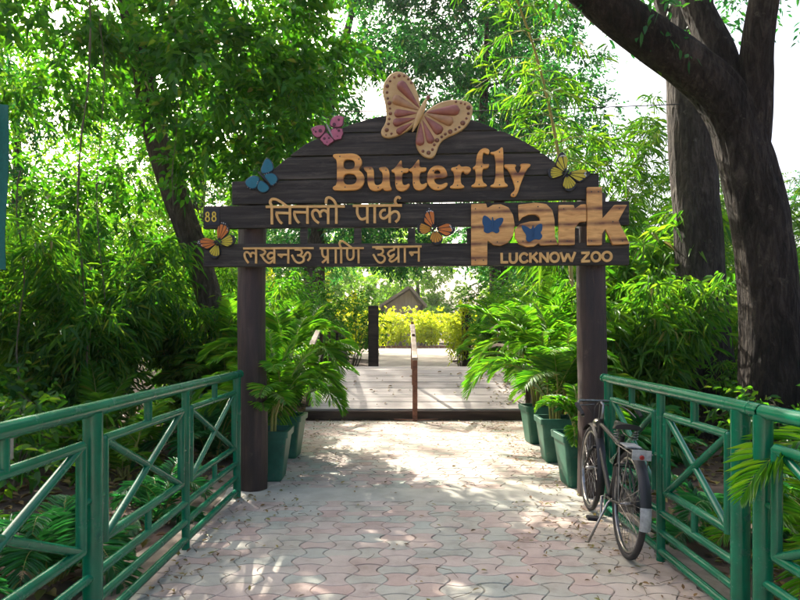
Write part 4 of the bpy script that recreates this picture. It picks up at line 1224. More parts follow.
# ------------------------------------------------------------------ bicycle
def bicycle():
    steel = rough_mat('bike_steel', (0.16, 0.145, 0.13), (0.38, 0.37, 0.36), (15, 15, 15), 0.28, 0.03, metal=0.9)
    black = rough_mat('bike_black', (0.008, 0.008, 0.008), (0.018, 0.016, 0.015), (12, 12, 12), 0.5, 0.06, blotch=(0.05, 0.035, 0.025), bl_at=(0.62, 0.70), bl_scale=30.0)
    rubber = rough_mat('bike_rubber', (0.014, 0.013, 0.013), (0.034, 0.031, 0.029), (20, 20, 20), 0.85, 0.3)
    leather = rough_mat('bike_saddle', (0.012, 0.011, 0.011), (0.025, 0.022, 0.02), (20, 20, 20), 0.45, 0.2)
    white = rough_mat('bike_white', (0.20, 0.20, 0.19), (0.52, 0.52, 0.50), (22, 22, 22), 0.5, 0.1)
    hd = math.atan2(1.08, 0.10)
    t = thing('bicycle', 'black roadster bicycle with a white mudguard tail, leaning on the right railing', 'bicycle', (1.515, 4.04, 0.006), hd)
    t.rotation_mode = 'XYZ'
    t.rotation_euler = (math.radians(3.5), 0, hd)
    R = 0.355
    RH, FH, BB = Vector((0, 0, R)), Vector((1.12, 0, R)), Vector((.45, 0, .285))
    ST, HT, HB = Vector((.255, 0, .72)), Vector((.855, 0, .80)), Vector((.905, 0, .60))
    m = MB()
    m.tube([BB, ST, ST + (ST - BB).normalized() * .06], .018, 12); m.tube([ST - Vector((-.0, 0, .02)), HT - Vector((0, 0, .03))], .0165, 12); m.tube([BB, HB + Vector((-.005, 0, .03))], .019, 12)
    m.tube([HT + (HT - HB) * .08, HB], .019, 12); m.tube([BB - Vector((0, .04, 0)), BB + Vector((0, .04, 0))], .022, 12)
    for s in (-1, 1):
        m.tube([BB + Vector((0, s * .025, 0)), Vector((.25, s * .05, .31)), RH + Vector((0, s * .058, 0))], .009, 8)
        m.tube([ST + Vector((0, s * .014, -.02)), Vector((.12, s * .05, .52)), RH + Vector((0, s * .058, 0))], .008, 8)
    m.build('frame', black, t)
    m = MB()
    for s in (-1, 1):
        m.tube([HB + Vector((.003, s * .02, -.02)), HB + Vector((.02, s * .055, -.06)), Vector((1.04, s * .058, .42)), FH + Vector((0, s * .058, 0))], [.012, .012, .010, .008], 8)
    m.tube([HB + Vector((.003, -.05, -.03)), HB + Vector((.003, .05, -.03))], .014, 8)
    m.build('fork', black, t)
    def wheel(c, nm='wheel'):
        w = bpy.data.objects.new(nm, None); COL.objects.link(w); w.parent = t
        a = MB(); a.ring(c, (0, 1, 0), R - .020, .020, 64, 10, 1.0); a.build('tyre', rubber, w)
        a = MB(); a.ring(c, (0, 1, 0), R - .047, .011, 64, 8, 1.3); a.build('rim', steel, w)
        a = MB()
        for k in range(36):
            an = 2 * math.pi * k / 36; s = 1 if k % 2 else -1
            h = an + (.9 if (k // 2) % 2 else -.9)
            a.tube([c + Vector((.022 * math.cos(h), s * .028, .022 * math.sin(h))), c + Vector(((R - .05) * math.cos(an), 0, (R - .05) * math.sin(an)))], .0013, 4, cap=False)
        a.build('spokes', steel, w)
        a = MB(); a.tube([c + Vector((0, -.065, 0)), c + Vector((0, -.032, 0)), c + Vector((0, -.028, 0)), c + Vector((0, .028, 0)), c + Vector((0, .032, 0)), c + Vector((0, .065, 0))], [.009, .009, .016, .016, .009, .009], 10); a.build('hub', steel, w)
    wheel(RH); wheel(FH)
    def guard(c, a0, a1, mat, nm, Rg=R + .022, w=.034):
        m = MB(); N = 22; K = 6; vs = []
        for i in range(N + 1):
            an = math.radians(a0 + (a1 - a0) * i / N)
            for k in range(K + 1):
                q = -1 + 2 * k / K
                rr_ = Rg + .012 * (1 - q * q) - .006
                for rad in (rr_,): vs.append((c.x + rad * math.cos(an), w * q, c.z + rad * math.sin(an)))
        fs = [(i * (K + 1) + k, i * (K + 1) + k + 1, (i + 1) * (K + 1) + k + 1, (i + 1) * (K + 1) + k) for i in range(N) for k in range(K)]
        vs2 = [(x + (c.x - x) * .008, y, z + (c.z - z) * .008) for x, y, z in vs]
        m.add(vs, fs, True); m.add(vs2, [f[::-1] for f in fs], True)
        o = m.build(nm, mat, t); return o
    guard(RH, 30, 168, black, 'mudguard'); g = guard(RH, 168, 190, white, 'mudguard_tail'); g['label'] = 'white painted tail of the rear mudguard'
    guard(FH, 50, 205, black, 'mudguard')
    for s in (-1, 1):
        m = MB()
        m.tube([RH + Vector((0, s * .062, 0)), RH + Vector((-.375 * math.cos(.5), s * .036, .375 * math.sin(.5)))], .003, 5)
        m.tube([RH + Vector((0, s * .062, 0)), RH + Vector((-.375 * math.cos(-.25), s * .036, .375 * math.sin(-.25)))], .003, 5)
        m.build('mudguard_stay', steel, t)
    # handlebar, turned a little
    H = Matrix.Translation(Vector((.842, 0, 0))) @ Matrix.Rotation(math.radians(16), 4, 'Z')
    m = MB()
    hp = lambda x, y, z: tuple(H @ Vector((x, y, z)))
    m.tube([HT + Vector((0, 0, .0)), hp(-.008, 0, .93), hp(.03, 0, .945)], .012, 10)
    m.tube([hp(-.13, .25, .875), hp(-.05, .25, .925), hp(.02, .20, .955), hp(.045, .08, .955), hp(.045, -.08, .955), hp(.02, -.20, .955), hp(-.05, -.25, .925), hp(-.13, -.25, .875)], .011, 10)
    for s in (-1, 1):      # rod brake levers under the bar
        m.tube([hp(.05, s * .05, .925), hp(.03, s * .19, .915), hp(-.03, s * .225, .885), hp(-.12, s * .225, .845)], .005, 6)
    m.tube([hp(.05, 0, .925), hp(.055, 0, .70)], .004, 6)
    m.build('handlebar', steel, t)
    for s in (-1, 1):
        m = MB(); m.tube([hp(-.03, s * .25, .937), hp(-.08, s * .252, .91), hp(-.15, s * .25, .862)], [.015, .017, .015], 10); m.build('grip', rubber, t)
    m = MB()       # cable loops in front
    m.tube(crom([hp(.03, .17, .95), hp(.16, .10, .93), hp(.17, .0, .84), hp(.10, -.03, .70)], 6), .003, 5)
    m.build('brake_cable', black, t); m = MB()
    m.tube(crom([hp(.03, -.17, .95), hp(.15, -.12, .97), hp(.17, -.02, .86), tuple(HB)], 6), .003, 5)
    m.build('brake_cable', black, t)
    # saddle on its springs
    m = MB(); vs = []; N, K = 12, 10
    for i in range(N + 1):
        x = .40 - .29 * i / N; q = i / N
        w = .022 + .085 * max(0, (q - .25) / .75) ** .8 if q > .25 else .022
        if i == N: w *= .86
        for k in range(K + 1):
            a = math.pi * k / K
            vs.append((x, w * math.cos(a), .842 + .012 * q * q + .036 * math.sin(a) ** .6 - .012))
    m.add(vs, [(i * (K + 1) + k, (i + 1) * (K + 1) + k, (i + 1) * (K + 1) + k + 1, i * (K + 1) + k + 1) for i in range(N) for k in range(K)], True)
    m.add([vs[k] for k in range(K + 1)], [tuple(range(K + 1))]); m.add([vs[N * (K + 1) + k] for k in range(K + 1)], [tuple(range(K + 1))[::-1]])
    m.add([(x, y, z - .001) for x, y, z in vs], [tuple(i * (K + 1) for i in range(N + 1)) + tuple(i * (K + 1) + K for i in range(N, -1, -1))])
    s = m.build('saddle', leather, t)
    m = MB()
    for q in (-1, 1):
        m.tube([(.155 + .020 * math.cos(k * .9), q * .062 + .020 * math.sin(k * .9), .762 + .07 * k / 28) for k in range(29)], .004, 5)
        m.tube([(.37, q * .015, .825), (.27, q * .02, .79), (.16, q * .06, .765)], .005, 6)
    m.tube([ST, (.238, 0, .79)], .012, 8)
    m.build('springs', steel, s)
    # carrier rack with a pale plate behind the saddle
    m = MB()
    for q in (-.065, -.022, .022, .065): m.tube([(.16, q, .735), (-.21, q, .735)], .005, 6)
    for x in (.14, -.03, -.21): m.tube([(x, -.07, .735), (x, .07, .735)], .005, 6)
    for q in (-1, 1):
        m.tube([(-.16, q * .065, .735), (-.03, q * .066, .37)], .0045, 6); m.tube([(.06, q * .065, .735), (.0, q * .066, .37)], .0045, 6)
        m.tube([(.14, q * .05, .735), (.235, q * .02, .72)], .005, 6)
    c = m.build('carrier', steel, t)
    m = MB(); m.bevbox((.03, 0, .746), (.16, .10, .012), .004); m.build('carrier_plate', white, c); m = MB(); m.bevbox((-.216, 0, .728), (.008, .12, .065), .003); m.build('number_plate', white, c)
    m = MB(); m.tube([(-.224, 0, .715), (-.235, 0, .715)], [.016, .012], 12); m.build('reflector', paint('paint_reflector', (0.35, 0.02, 0.015)), c)
    # drive side on the right, side stand on the left
    m = MB()
    m.ring(BB + Vector((0, -.045, 0)), (0, 1, 0), .088, .006, 40, 6); m.ring(Vector((0, -.045, R)), (0, 1, 0), .035, .006, 24, 6)
    for k in range(5):
        a = 2 * math.pi * k / 5; m.tube([BB + Vector((0, -.045, 0)), BB + Vector((.085 * math.cos(a), -.045, .085 * math.sin(a)))], .005, 5)
    m.tube([BB + Vector((0, -.045, .09)), Vector((0, -.045, R + .036))], .005, 5); m.tube([BB + Vector((0, -.045, -.09)), Vector((0, -.045, R - .036))], .005, 5)
    m.build('chainset', steel, t)
    m = MB()
    L = []
    for k in range(13): q = math.radians(-90 + 15 * k); L.append((BB.x + .108 * math.cos(q), BB.z + .108 * math.sin(q)))
    for k in range(13): q = math.radians(90 + 15 * k); L.append((.055 * math.cos(q), R + .055 * math.sin(q)))
    m.plate([L], -.066, -.036, .005); m.build('chain_case', black, t)
    for s, an in ((1, -1.9), (-1, 1.24)):
        p = BB + Vector((.165 * math.cos(an), s * .075, .165 * math.sin(an)))
        m = MB(); m.tube([BB + Vector((0, s * .05, 0)), BB + Vector((0, s * .066, 0)), p], .009, 8); o = m.build('crank', steel, t)
        q = MB(); q.bevbox(p + Vector((0, s * .055, 0)), (.075, .09, .026), .006); q.build('pedal', rubber, o)
    m = MB(); m.tube([(.26, .04, .315), (.25, .07, .29), (.20, .20, .012), (.23, .21, .006)], .0085, 8); m.build('side_stand', steel, t)
    m = MB(); m.ring((.085, 0, .60), (.35, 0, 1), .075, .007, 24, 6); m.build('frame_lock', black, t)
    m = MB(); m.tube([(.93, 0, .76), (.97, 0, .76), (.985, 0, .76)], [.03, .045, .04], 16); m.build('lamp', steel, t)
bicycle()

# ------------------------------------------------------------------ fallen leaves and twigs on the paving
def litter():
    lv = Leaves()
    def scatter(n, fx, fy, z=0.014, smin=.018, smax=.058):
        P = np.stack([fx(n), fy(n), np.full(n, z)], 1)
        D = RNG.normal(size=(n, 3)); D[:, 2] = np.abs(D[:, 2]) * .12
        s = RNG.uniform(smin, smax, n)
        lv.add(P, D, s, s * RNG.uniform(.2, .6, n), droop=RNG.uniform(-.25, .15, (n, 1)), fold=.28, flat=.8)
    U = lambda a, b: (lambda n: RNG.uniform(a, b, n))
    scatter(260, U(-1.45, 1.65), U(2.2, 10.4))
    scatter(420, lambda n: 1.75 - np.abs(RNG.normal(0, .30, n)), U(2.4, 10.4))
    scatter(260, lambda n: -1.5 + np.abs(RNG.normal(0, .22, n)), U(2.4, 10.4))
    scatter(260, U(-1.7, 2.1), lambda n: 10.5 - np.abs(RNG.normal(0, .35, n)))
    n = 150
    y = RNG.uniform(10.7, 12.3, n); x = np.where(RNG.random(n) < .6, 2.2 - np.abs(RNG.normal(0, .35, n)), RNG.uniform(-1.6, 2.2, n))
    P = np.stack([x, y, np.array([deck_z(v - 10.56) + .012 for v in y])], 1)
    s = RNG.uniform(.03, .09, n); D = RNG.normal(size=(n, 3)); D[:, 2] = .08
    lv.add(P, D, s, s * .5, droop=-.05, fold=.4, flat=.95)
    for k in range(46):                       # leaves gather in loose drifts
        cx, cy = (RNG.uniform(.9, 1.75), RNG.uniform(2.4, 10)) if k % 3 else (RNG.uniform(-1.5, -.6), RNG.uniform(2.4, 10))
        scatter(12, lambda n: RNG.normal(cx, .10, n), lambda n: RNG.normal(cy, .13, n), smin=.012, smax=.045)
    tag(lv.build('fallen_leaves', M['litter']), kind='stuff')
    mb = MB(); rr = random.Random(9)
    for k in range(90):
        x, y = (rr.uniform(-1.5, 1.7), rr.uniform(2.3, 10.3)) if k % 3 == 0 else (1.7 - abs(rr.gauss(0, .25)), rr.uniform(2.3, 10.3))
        a = rr.uniform(0, 3.14); L = rr.uniform(.04, .22)
        mb.tube([(x, y, .012), (x + L * .5 * math.cos(a), y + L * .5 * math.sin(a), .02), (x + L * math.cos(a + .3), y + L * math.sin(a + .3), .012)], .0018, 4)
    tag(mb.build('fallen_twigs', M['vine_stem']), kind='stuff')
    lv = Leaves()
    n = 16000
    x = np.where(RNG.random(n) < .5, RNG.uniform(-9, -1.75, n), RNG.uniform(2.0, 9, n)); y = RNG.uniform(.8, 13, n)
    P = np.stack([x, y, np.array([terrain(a, b) + .015 for a, b in zip(x, y)])], 1)
    s = RNG.uniform(.04, .13, n); D = RNG.normal(size=(n, 3)); D[:, 2] = np.abs(D[:, 2]) * .15
    lv.add(P, D, s, s * .5, droop=0, fold=.4, flat=.85)
    tag(lv.build('leaf_litter', M['litter']), kind='stuff')
litter()
# ------------------------------------------------------------------ trees
def blob_leaves(lv, c, r, n_twigs, per, L, W, twig=0.35, sub=None, droop=.35, down=.25, shell=.55, flat=.45):
    """leafy twigs in an ellipsoid, gathered in sub-clumps so that gaps stay open between them"""
    c = np.array(c, float); r = np.array(r, float)
    sub = sub or max(3, n_twigs // 14)
    d = nrm(RNG.normal(size=(sub, 3))); q = RNG.random((sub, 1)) ** (1 / 3) * (1 - shell) + shell * RNG.uniform(.7, 1, (sub, 1))
    S = d * q
    k = RNG.integers(0, sub, n_twigs)
    off = RNG.normal(size=(n_twigs, 3)) * .20 * (6 / sub) ** .33
    base = c + (S[k] + off) * r
    D = nrm(nrm(S[k] * r + off * r) * .7 + RNG.normal(size=(n_twigs, 3)) * .55 + np.array([[0, 0, -down]]))
    tl = twig * RNG.uniform(.6, 1.3, (n_twigs, 1))
    for j in range(per):
        f = (j + .6) / per
        P = base + D * tl * f + np.array([[0, 0, -1]]) * tl * .18 * f * f
        side = nrm(np.cross(D, RNG.normal(size=(n_twigs, 3)) * .4 + np.array([[0, 0, 1.0]]))) * (1 if j % 2 else -1)
        DD = D * .65 + side * .75 + RNG.normal(size=(n_twigs, 3)) * .22
        lv.add(P, DD, L * RNG.uniform(.65, 1.2, n_twigs), W * RNG.uniform(.7, 1.15, n_twigs), droop=droop, fold=.2, flat=flat)
    return base, D, tl

def limb(mb, a, b, r0, r1, wob=.08, n=8, sides=10, rr=random, sag=0.0):
    a, b = Vector(a), Vector(b); L = (b - a).length
    side = (b - a).orthogonal().normalized(); s2 = (b - a).cross(side).normalized()
    w1, w2 = rr.uniform(-1, 1) * wob * L, rr.uniform(-1, 1) * wob * L
    pts, rs = [], []
    for i in range(n + 1):
        t = i / n
        pts.append(a + (b - a) * t + side * w1 * math.sin(math.pi * t) + s2 * w2 * math.sin(2 * math.pi * t) * .6 + Vector((0, 0, sag * L * math.sin(math.pi * t))))
        rs.append(r0 + (r1 - r0) * t ** .8)
    mb.tube(pts, rs, sides)
    return pts

def tree(name, label, cat, loc, trunks, blobs, leaf='leaf_broad', bark='bark_brown', seed=1, L=.13, W=.06, group=None, feeders=True, sides=14, twig=.38, per=7, parts=None, **kw):
    """trunks: list of (points relative to loc, radii); blobs: (centre, radii, twigs)"""
    t = thing(name, label, cat, loc, 0, group)
    rr = random.Random(seed)
    mb = MB(); nodes = []
    for pts, rs in trunks:
        k = 5
        if sides >= 14: k = 14
        P = crom(pts, k)
        R = np.interp(np.linspace(0, len(pts) - 1, len(P)), np.arange(len(pts)), rs)
        if sides >= 14:
            if P[0][2] < .2: R = [r * (1 + .55 * math.exp(-max(0, p[2] + .1) / .28)) for p, r in zip(P, R)]
            mb.rough_tube(P, R, 56 if rs[0] > .2 else 32, .10, .045, 4.5, seed)
        else:
            mb.tube(P, [r * (1 + rr.gauss(0, .025)) for r in R], sides)
        nodes += [(Vector(p), r) for p, r in zip(P, R)]
    lv = Leaves()
    for c, r, n in blobs:
        base, D, tl = blob_leaves(lv, c, r, n, per, L, W, twig, **kw)
        if feeders:
            cv = Vector(c)
            cand = [(p, q) for p, q in nodes if p.z < cv.z + .3 and p.z > .8] or nodes
            p, q = min(cand, key=lambda x: (x[0] - cv).length + abs(x[0].z - cv.z + (x[0] - cv).length * .4) * .5)
            if cv.z - p.z < .45 * (cv - p).length: continue
            pts = limb(mb, p, cv, min(q * .55, .035 + .03 * (p - cv).length ** .8), .018, .06, 8, 7, rr)
            for i in range(min(10, 3 + n // 20)):
                b = Vector(base[rr.randrange(len(base))])
                limb(mb, pts[rr.randint(4, 8)], b, .016, .005, .08, 4, 4, rr)
    mb.build('trunk', M[bark], t)
    if blobs: lv.build('crown', M[leaf], t)
    return t

def P(u, v, Y, base):
    p = px(u, v, Y); return (p.x - base[0], p.y - base[1], p.z - base[2])

# the leaning tree on the left
b = (px(224, 400, 9.6).x, 9.6, -0.1)
q = lambda u, v, Y=9.6: P(u, v, Y, b)
tr_pts = [(0.05, 0, -.1), q(221, 360), q(207, 290), q(186, 225), q(168, 175), q(153, 125), q(141, 60), q(126, 0, 9.5), q(104, -110, 9.3), q(90, -220, 9.0)]
blobs = []
for (u, v, Y, ru, n) in [(20, 20, 8.4, 1.3, 130), (70, -30, 8.2, 1.0, 110), (45, 85, 9.3, .75, 60), (225, 35, 8.2, .8, 130), (235, 100, 8.4, .95, 130), (250, 25, 8.6, 1.0, 120), (170, 95, 11.2, .9, 90),
                         (225, 160, 9.0, .55, 60), (285, 130, 8.9, .55, 50), (310, 60, 9.2, .7, 60), (130, 165, 10.4, .7, 40), (25, 190, 10.4, .8, 40), (110, 215, 10.6, .7, 50), (265, 165, 9.2, .5, 30)]:
    c = q(u, v, Y); blobs.append((c, (ru * 1.25, ru * 1.1, ru * .85), int(n * 2.4)))
for (x, y, z, r, n) in [(-5.2, 9.0, 8.2, 1.7, 110), (-4.0, 11.5, 8.4, 1.8, 110), (-2.6, 9.2, 8.0, 1.5, 100), (-5.8, 12.6, 9.0, 1.7, 26), (-3.4, 13.6, 8.0, 1.3, 70), (-1.2, 7.6, 7.4, 1.2, 70), (-6.6, 10.6, 7.6, 1.5, 90), (-2.0, 11.4, 9.4, 1.4, 80)]:
    blobs.append(((x - b[0], y - b[1], z - b[2]), (r * 1.2, r * 1.2, r * .6), int(n * 1.6)))
tree('broadleaf_tree', 'leaning brown tree with bright broad leaves, left of the sign', 'tree', b, [(tr_pts, [.27, .23, .205, .20, .20, .185, .165, .15, .12, .07]),
     ([q(140, 70), q(172, 20, 9.2), q(205, -40, 8.8), q(235, -110, 8.4)], [.10, .075, .055, .03]), ([q(128, 10), q(100, -30, 9.6), q(70, -80, 9.6)], [.08, .05, .02])],
     blobs, 'leaf_broad', 'bark_brown', 5, L=.135, W=.066, per=8, twig=.42, sub=None)

# the forked tree on the right
b = (px(772, 400, 7.0).x, 7.0, -0.1)
q = lambda u, v, Y=7.0: P(u, v, Y, b)
main = [(0, 0, -.15), q(770, 430), q(770, 370), q(769, 310), q(765, 255), q(757, 205), q(742, 150), q(728, 105)]
left = [q(748, 160), q(722, 100, 6.95), q(690, 68, 6.9), q(655, 42, 6.8), q(618, 14, 6.7), q(575, -25, 6.55), q(520, -90, 6.3), q(470, -190, 6.0)]
mid = [q(733, 112), q(722, 62, 7.1), q(705, 25, 7.2), q(688, -15, 7.3), q(660, -90, 7.5), q(640, -200, 7.6)]
right = [q(748, 150), q(754, 90, 6.9), q(757, 45, 6.8), q(764, 0, 6.7), q(778, -70, 6.5), q(800, -190, 6.2)]
blobs = []
for (x, y, z, r, n) in [(2.2, 6.0, 6.2, 1.3, 60), (3.4, 5.6, 6.9, 1.5, 80), (1.2, 5.4, 7.0, 1.3, 60), (4.6, 6.4, 7.2, 1.6, 80), (5.4, 7.6, 7.4, 1.6, 80), (3.0, 8.0, 7.6, 1.5, 70), (2.2, 3.8, 7.4, 1.5, 60), (4.4, 4.0, 7.2, 1.6, 60)]:
    blobs.append(((x - b[0], y - b[1], z - b[2]), (r * 1.2, r * 1.2, r * .6), n))
for (u, v, Y, r, n) in [(640, 8, 6.6, .35, 14), (700, 30, 8.2, .35, 12), (610, -14, 6.4, .45, 18)]:
    blobs.append((q(u, v, Y), (r * 1.3, r, r * .7), n))
tree('forked_tree', 'big dark tree on the right, forking above head height', 'tree', b, [(main, [.43, .36, .335, .325, .32, .31, .29, .24]), (left, [.25, .27, .255, .245, .235, .22, .19, .10]), (mid, [.20, .185, .175, .16, .13, .07]), (right, [.23, .19, .17, .16, .13, .07])],
     blobs, 'leaf_dark', 'bark_dark', 8, L=.11, W=.045, sides=20)

# the straight trunk behind it
b = (px(712, 395, 9.2).x, 9.2, -0.1)
q = lambda u, v, Y=9.2: P(u, v, Y, b)
pts = [(.03, 0, -.1), q(710, 400), q(705, 340), q(700, 270), q(695, 200), q(691, 130), q(689, 60), q(690, 10), q(692, -60), q(694, -180)]
tree('straight_tree', 'straight grey trunk standing just behind the forked tree', 'tree', b, [(pts, [.48, .42, .385, .355, .34, .335, .33, .32, .28, .18]), ([q(690, 70), q(672, 30, 9.3), q(655, -30, 9.5), q(640, -120, 9.8)], [.2, .16, .13, .07])],
     [((0.3, .4, 8.2), (1.6, 1.6, .9), 80), ((-1.1, 1.0, 7.8), (1.4, 1.4, .8), 60), ((1.7, .3, 7.9), (1.5, 1.5, .8), 60)], 'leaf_dark', 'bark_grey', 9, L=.12, W=.05, sides=20)

# trees further off, each its own
def bg_tree(label, X, Y, H, R, seed, leaf='leaf_dark', L=.16, W=.075, n=60, low=.35, bark='bark_brown', z0=0.0, blobsn=11, name='broadleaf_tree', shift=0.0):
    rr = random.Random(seed)
    base = (X, Y, z0 - .1)
    pts = [(0, 0, -.1), (rr.uniform(-.2, .2), rr.uniform(-.2, .2), H * .25), (rr.uniform(-.4, .4), rr.uniform(-.3, .3), H * .5), (shift * .6 + rr.uniform(-.5, .5), rr.uniform(-.4, .4), H * .85)]
    bl = []
    for i in range(blobsn):
        f = low + (1 - low) * ((i + .5) / blobsn)
        rad = R * math.sin(math.pi * min(.97, .22 + .72 * (f - low) / (1 - low))) 
        a = i * 2.4 + rr.uniform(-.5, .5)
        k = rr.uniform(.35, .85)
        bl.append(((shift * min(1, f * 1.6) + rad * k * math.cos(a), rad * k * math.sin(a), H * f), (R * rr.uniform(.34, .5), R * rr.uniform(.34, .5), R * rr.uniform(.22, .36)), n))
    return tree(name, label, 'tree', base, [(pts, [H * .028, H * .022, H * .017, H * .006])], bl, leaf, bark, seed, L=L, W=W, group='trees in the park behind the sign', sides=9, twig=.5, per=7, sub=max(4, n // 10))

def again(src, label, X, Y, rz, s, z0=0.0):
    c = copy_tree(src)
    c.location = (X, Y, z0 - .1); c.rotation_euler = (0, 0, rz); c.scale = (s, s, s); c['label'] = label
    return c
tA = bg_tree('dark green tree behind the big carved butterfly', -3.3, 24, 18.0, 4.4, 21, 'leaf_dark', .19, .095, 250, .27, blobsn=20, shift=3.0)
tB = bg_tree('dark tree right of the arch, behind the yellow butterfly', 3.6, 23, 15.5, 4.6, 22, 'leaf_dark', .17, .085, 210, .34, blobsn=17)
tC = bg_tree('pale green tree at the far left behind the bamboo', -13.5, 21, 12, 4.6, 23, 'leaf_far', .18, .08, 170, .12, blobsn=16)
tD = bg_tree('bright green tree above the thatched hut', 2.5, 76, 14, 7.5, 24, 'leaf_far', .36, .19, 190, .06, z0=.4, blobsn=16)
again(tA, 'tall dark tree behind the blue butterfly', -5.0, 36, 2.2, 1.05)
again(tB, 'dark tree at the left edge behind the bamboo', -12.6, 15.0, .7, .80)
again(tA, 'tallest dark tree at the left edge', -18.5, 24, 3.4, 1.0)
again(tC, 'pale tree between the left bamboo and the leaning trunk', -9.0, 26, 2.0, .85)
again(tB, 'dark tree behind the leaning trunk', -10.6, 31, 3.0, 1.25)
again(tA, 'tall dark tree rising behind the right half of the arch', 5.2, 31, 1.0, 1.08)
again(tC, 'low pale tree beyond the straight trunk', 9.6, 20, 2.8, .52)
again(tC, 'low pale tree beyond the right railing', 13.2, 23, .4, .62)
again(tC, 'pale tree between the sign and the straight trunk', 8.2, 33, 1.5, .72)
again(tB, 'low dark tree at the right edge behind the forked tree', 13.5, 17, 3.9, .50)
for i, (X, Y, s, lb) in enumerate([(-8.5, 72, .85, 'far bright tree left of the hut'), (-20, 76, 1.1, 'far bright tree beyond the pale path, second from the hut'), (14, 70, .9, 'far bright tree right of the hut'), (26, 78, 1.0, 'far bright tree right of the hut, second from it'),
                                   (-35, 72, 1.1, 'far tree showing through the left bamboo'), (39, 74, .95, 'far tree showing behind the right railing'), (-3.5, 90, 1.35, 'tallest far tree rising over the hut')]):
    again(tD, lb, X, Y, i * 1.1, s, .4)

# ------------------------------------------------------------------ bamboo and shrubs
def bamboo(name, label, cat, loc, culms, H, R, seed, leaf='leaf_bamboo', L=.17, W=.022, dens=1.0, arch=.45, group=None, stem='cane', r=.012, low=.12):
    t = thing(name, label, cat, loc, 0, group)
    rr = random.Random(seed)
    st, lv = MB(), Leaves()
    for c in range(culms):
        a = rr.uniform(0, 2 * math.pi); q0 = R * .35 * rr.random()
        h = H * rr.uniform(.55, 1.0); out = arch * h * rr.uniform(.3, 1)
        pts = []
        for i in range(9):
            f = i / 8
            pts.append(Vector((q0 * math.cos(a) + out * f ** 2.2 * math.cos(a), q0 * math.sin(a) + out * f ** 2.2 * math.sin(a), h * (f - .18 * arch * f ** 3))))
        st.tube(pts, [r * (1 - .8 * i / 8) for i in range(9)], 6, cap=False)
        n = int(h * 15 * dens)
        A = np.array([tuple(p) for p in pts])
        f = np.sqrt(RNG.uniform(low ** 2, 1, n)) * 8
        i0 = np.minimum(f.astype(int), 7); fr = (f - i0)[:, None]
        B = A[i0] * (1 - fr) + A[i0 + 1] * fr
        D = RNG.normal(size=(n, 3)); D[:, 2] = np.abs(D[:, 2]) * .4 + .05; D = nrm(D)
        bl = RNG.uniform(.15, .55, (n, 1)) * min(1.0, H / 3)
        for k in range(8):
            g = .25 + .75 * k / 7
            Pp = B + D * bl * g + np.array([[0, 0, -1.0]]) * bl * .3 * g * g
            DD = D * .6 + RNG.normal(size=(n, 3)) * .5 + np.array([[0, 0, -.45]])
            lv.add(Pp, DD, L * RNG.uniform(.6, 1.2, n), W * RNG.uniform(.7, 1.2, n), droop=.45, fold=.15, flat=.5)
    st.build('culms', M[stem], t); lv.build('foliage', M[leaf], t)
    return t

def shrub(name, label, cat, loc, R, H, n, seed, leaf='leaf_broad', L=.10, W=.045, group=None, stems=7, per=7):
    t = thing(name, label, cat, loc, 0, group)
    rr = random.Random(seed); mb, lv = MB(), Leaves()
    for i in range(stems):
        a = 2 * math.pi * i / stems + rr.uniform(-.4, .4); k = rr.uniform(.25, .9); h = H * rr.uniform(.5, 1)
        c = (R * k * math.cos(a), R * k * math.sin(a), h * .85)
        base, D, tl = blob_leaves(lv, c, (R * .5, R * .5, H * .30), max(6, n // stems), per, L, W, .30, sub=5, shell=.3, down=.1)
        limb(mb, (R * .1 * math.cos(a), R * .1 * math.sin(a), -.05), c, .014 + .006 * H, .005, .08, 6, 6, rr)
        for bpt in base[::max(1, len(base) // 5)]: limb(mb, c, Vector(bpt), .005, .002, .05, 3, 4, rr)
    mb.build('stems', M['vine_stem'], t); lv.build('foliage', M[leaf], t)
    return t

G1 = 'bamboo thickets behind the left railing'
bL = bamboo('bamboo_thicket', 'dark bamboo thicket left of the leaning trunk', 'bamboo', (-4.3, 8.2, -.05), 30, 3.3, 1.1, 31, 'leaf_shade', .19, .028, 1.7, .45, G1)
def againb(src, label, X, Y, rz, s, group=None, sz=None):
    c = copy_tree(src); c.location = (X, Y, terrain(X, Y) - .02); c.rotation_euler = (0, 0, rz); c.scale = (s, s, sz or s); c['label'] = label
    if group: c['group'] = group
    return c
againb(bL, 'dark bamboo thicket at the left edge of the view', -6.3, 7.6, 1.1, 1.0)
againb(bL, 'bamboo thicket beside the base of the leaning tree', -3.2, 9.6, 2.4, .82)
againb(bL, 'bamboo thicket second from the left edge', -5.6, 9.8, 3.3, 1.15)
bT = bamboo('tall_bamboo', 'tall loose bamboo with sunlit leaves behind the left thicket', 'bamboo', (-7.6, 11.6, -.05), 18, 5.4, 1.5, 33, 'leaf_bamboo', .21, .030, 1.1, .40, 'tall loose bamboos')
againb(bT, 'tall loose bamboo behind the leaning trunk', -4.6, 12.6, 2.0, .8)
againb(bT, 'tall loose bamboo at the far left edge', -9.8, 11.0, 4.0, .95)
G2 = 'bamboo thickets behind the right railing'
bR = bamboo('bamboo_thicket', 'broad-leaved bamboo between the right post and straight trunk', 'bamboo', (3.5, 8.6, -.05), 20, 2.8, .95, 35, 'leaf_bamboo', .21, .032, 1.2, .42, G2)
againb(bR, 'low bamboo at the foot of the straight trunk', 4.9, 8.4, 1.5, .5)
againb(bR, 'bamboo behind and right of the forked tree', 6.6, 9.2, 2.6, 1.05)
againb(bR, 'bamboo in the gap between the two right trunks', 5.6, 11.2, 3.7, 1.15)
againb(bR, 'tall bamboo behind the right end of the sign', 4.0, 11.8, 4.6, 1.2)
againb(bR, 'bamboo at the right edge of the view', 8.0, 8.2, 5.3, 1.0)
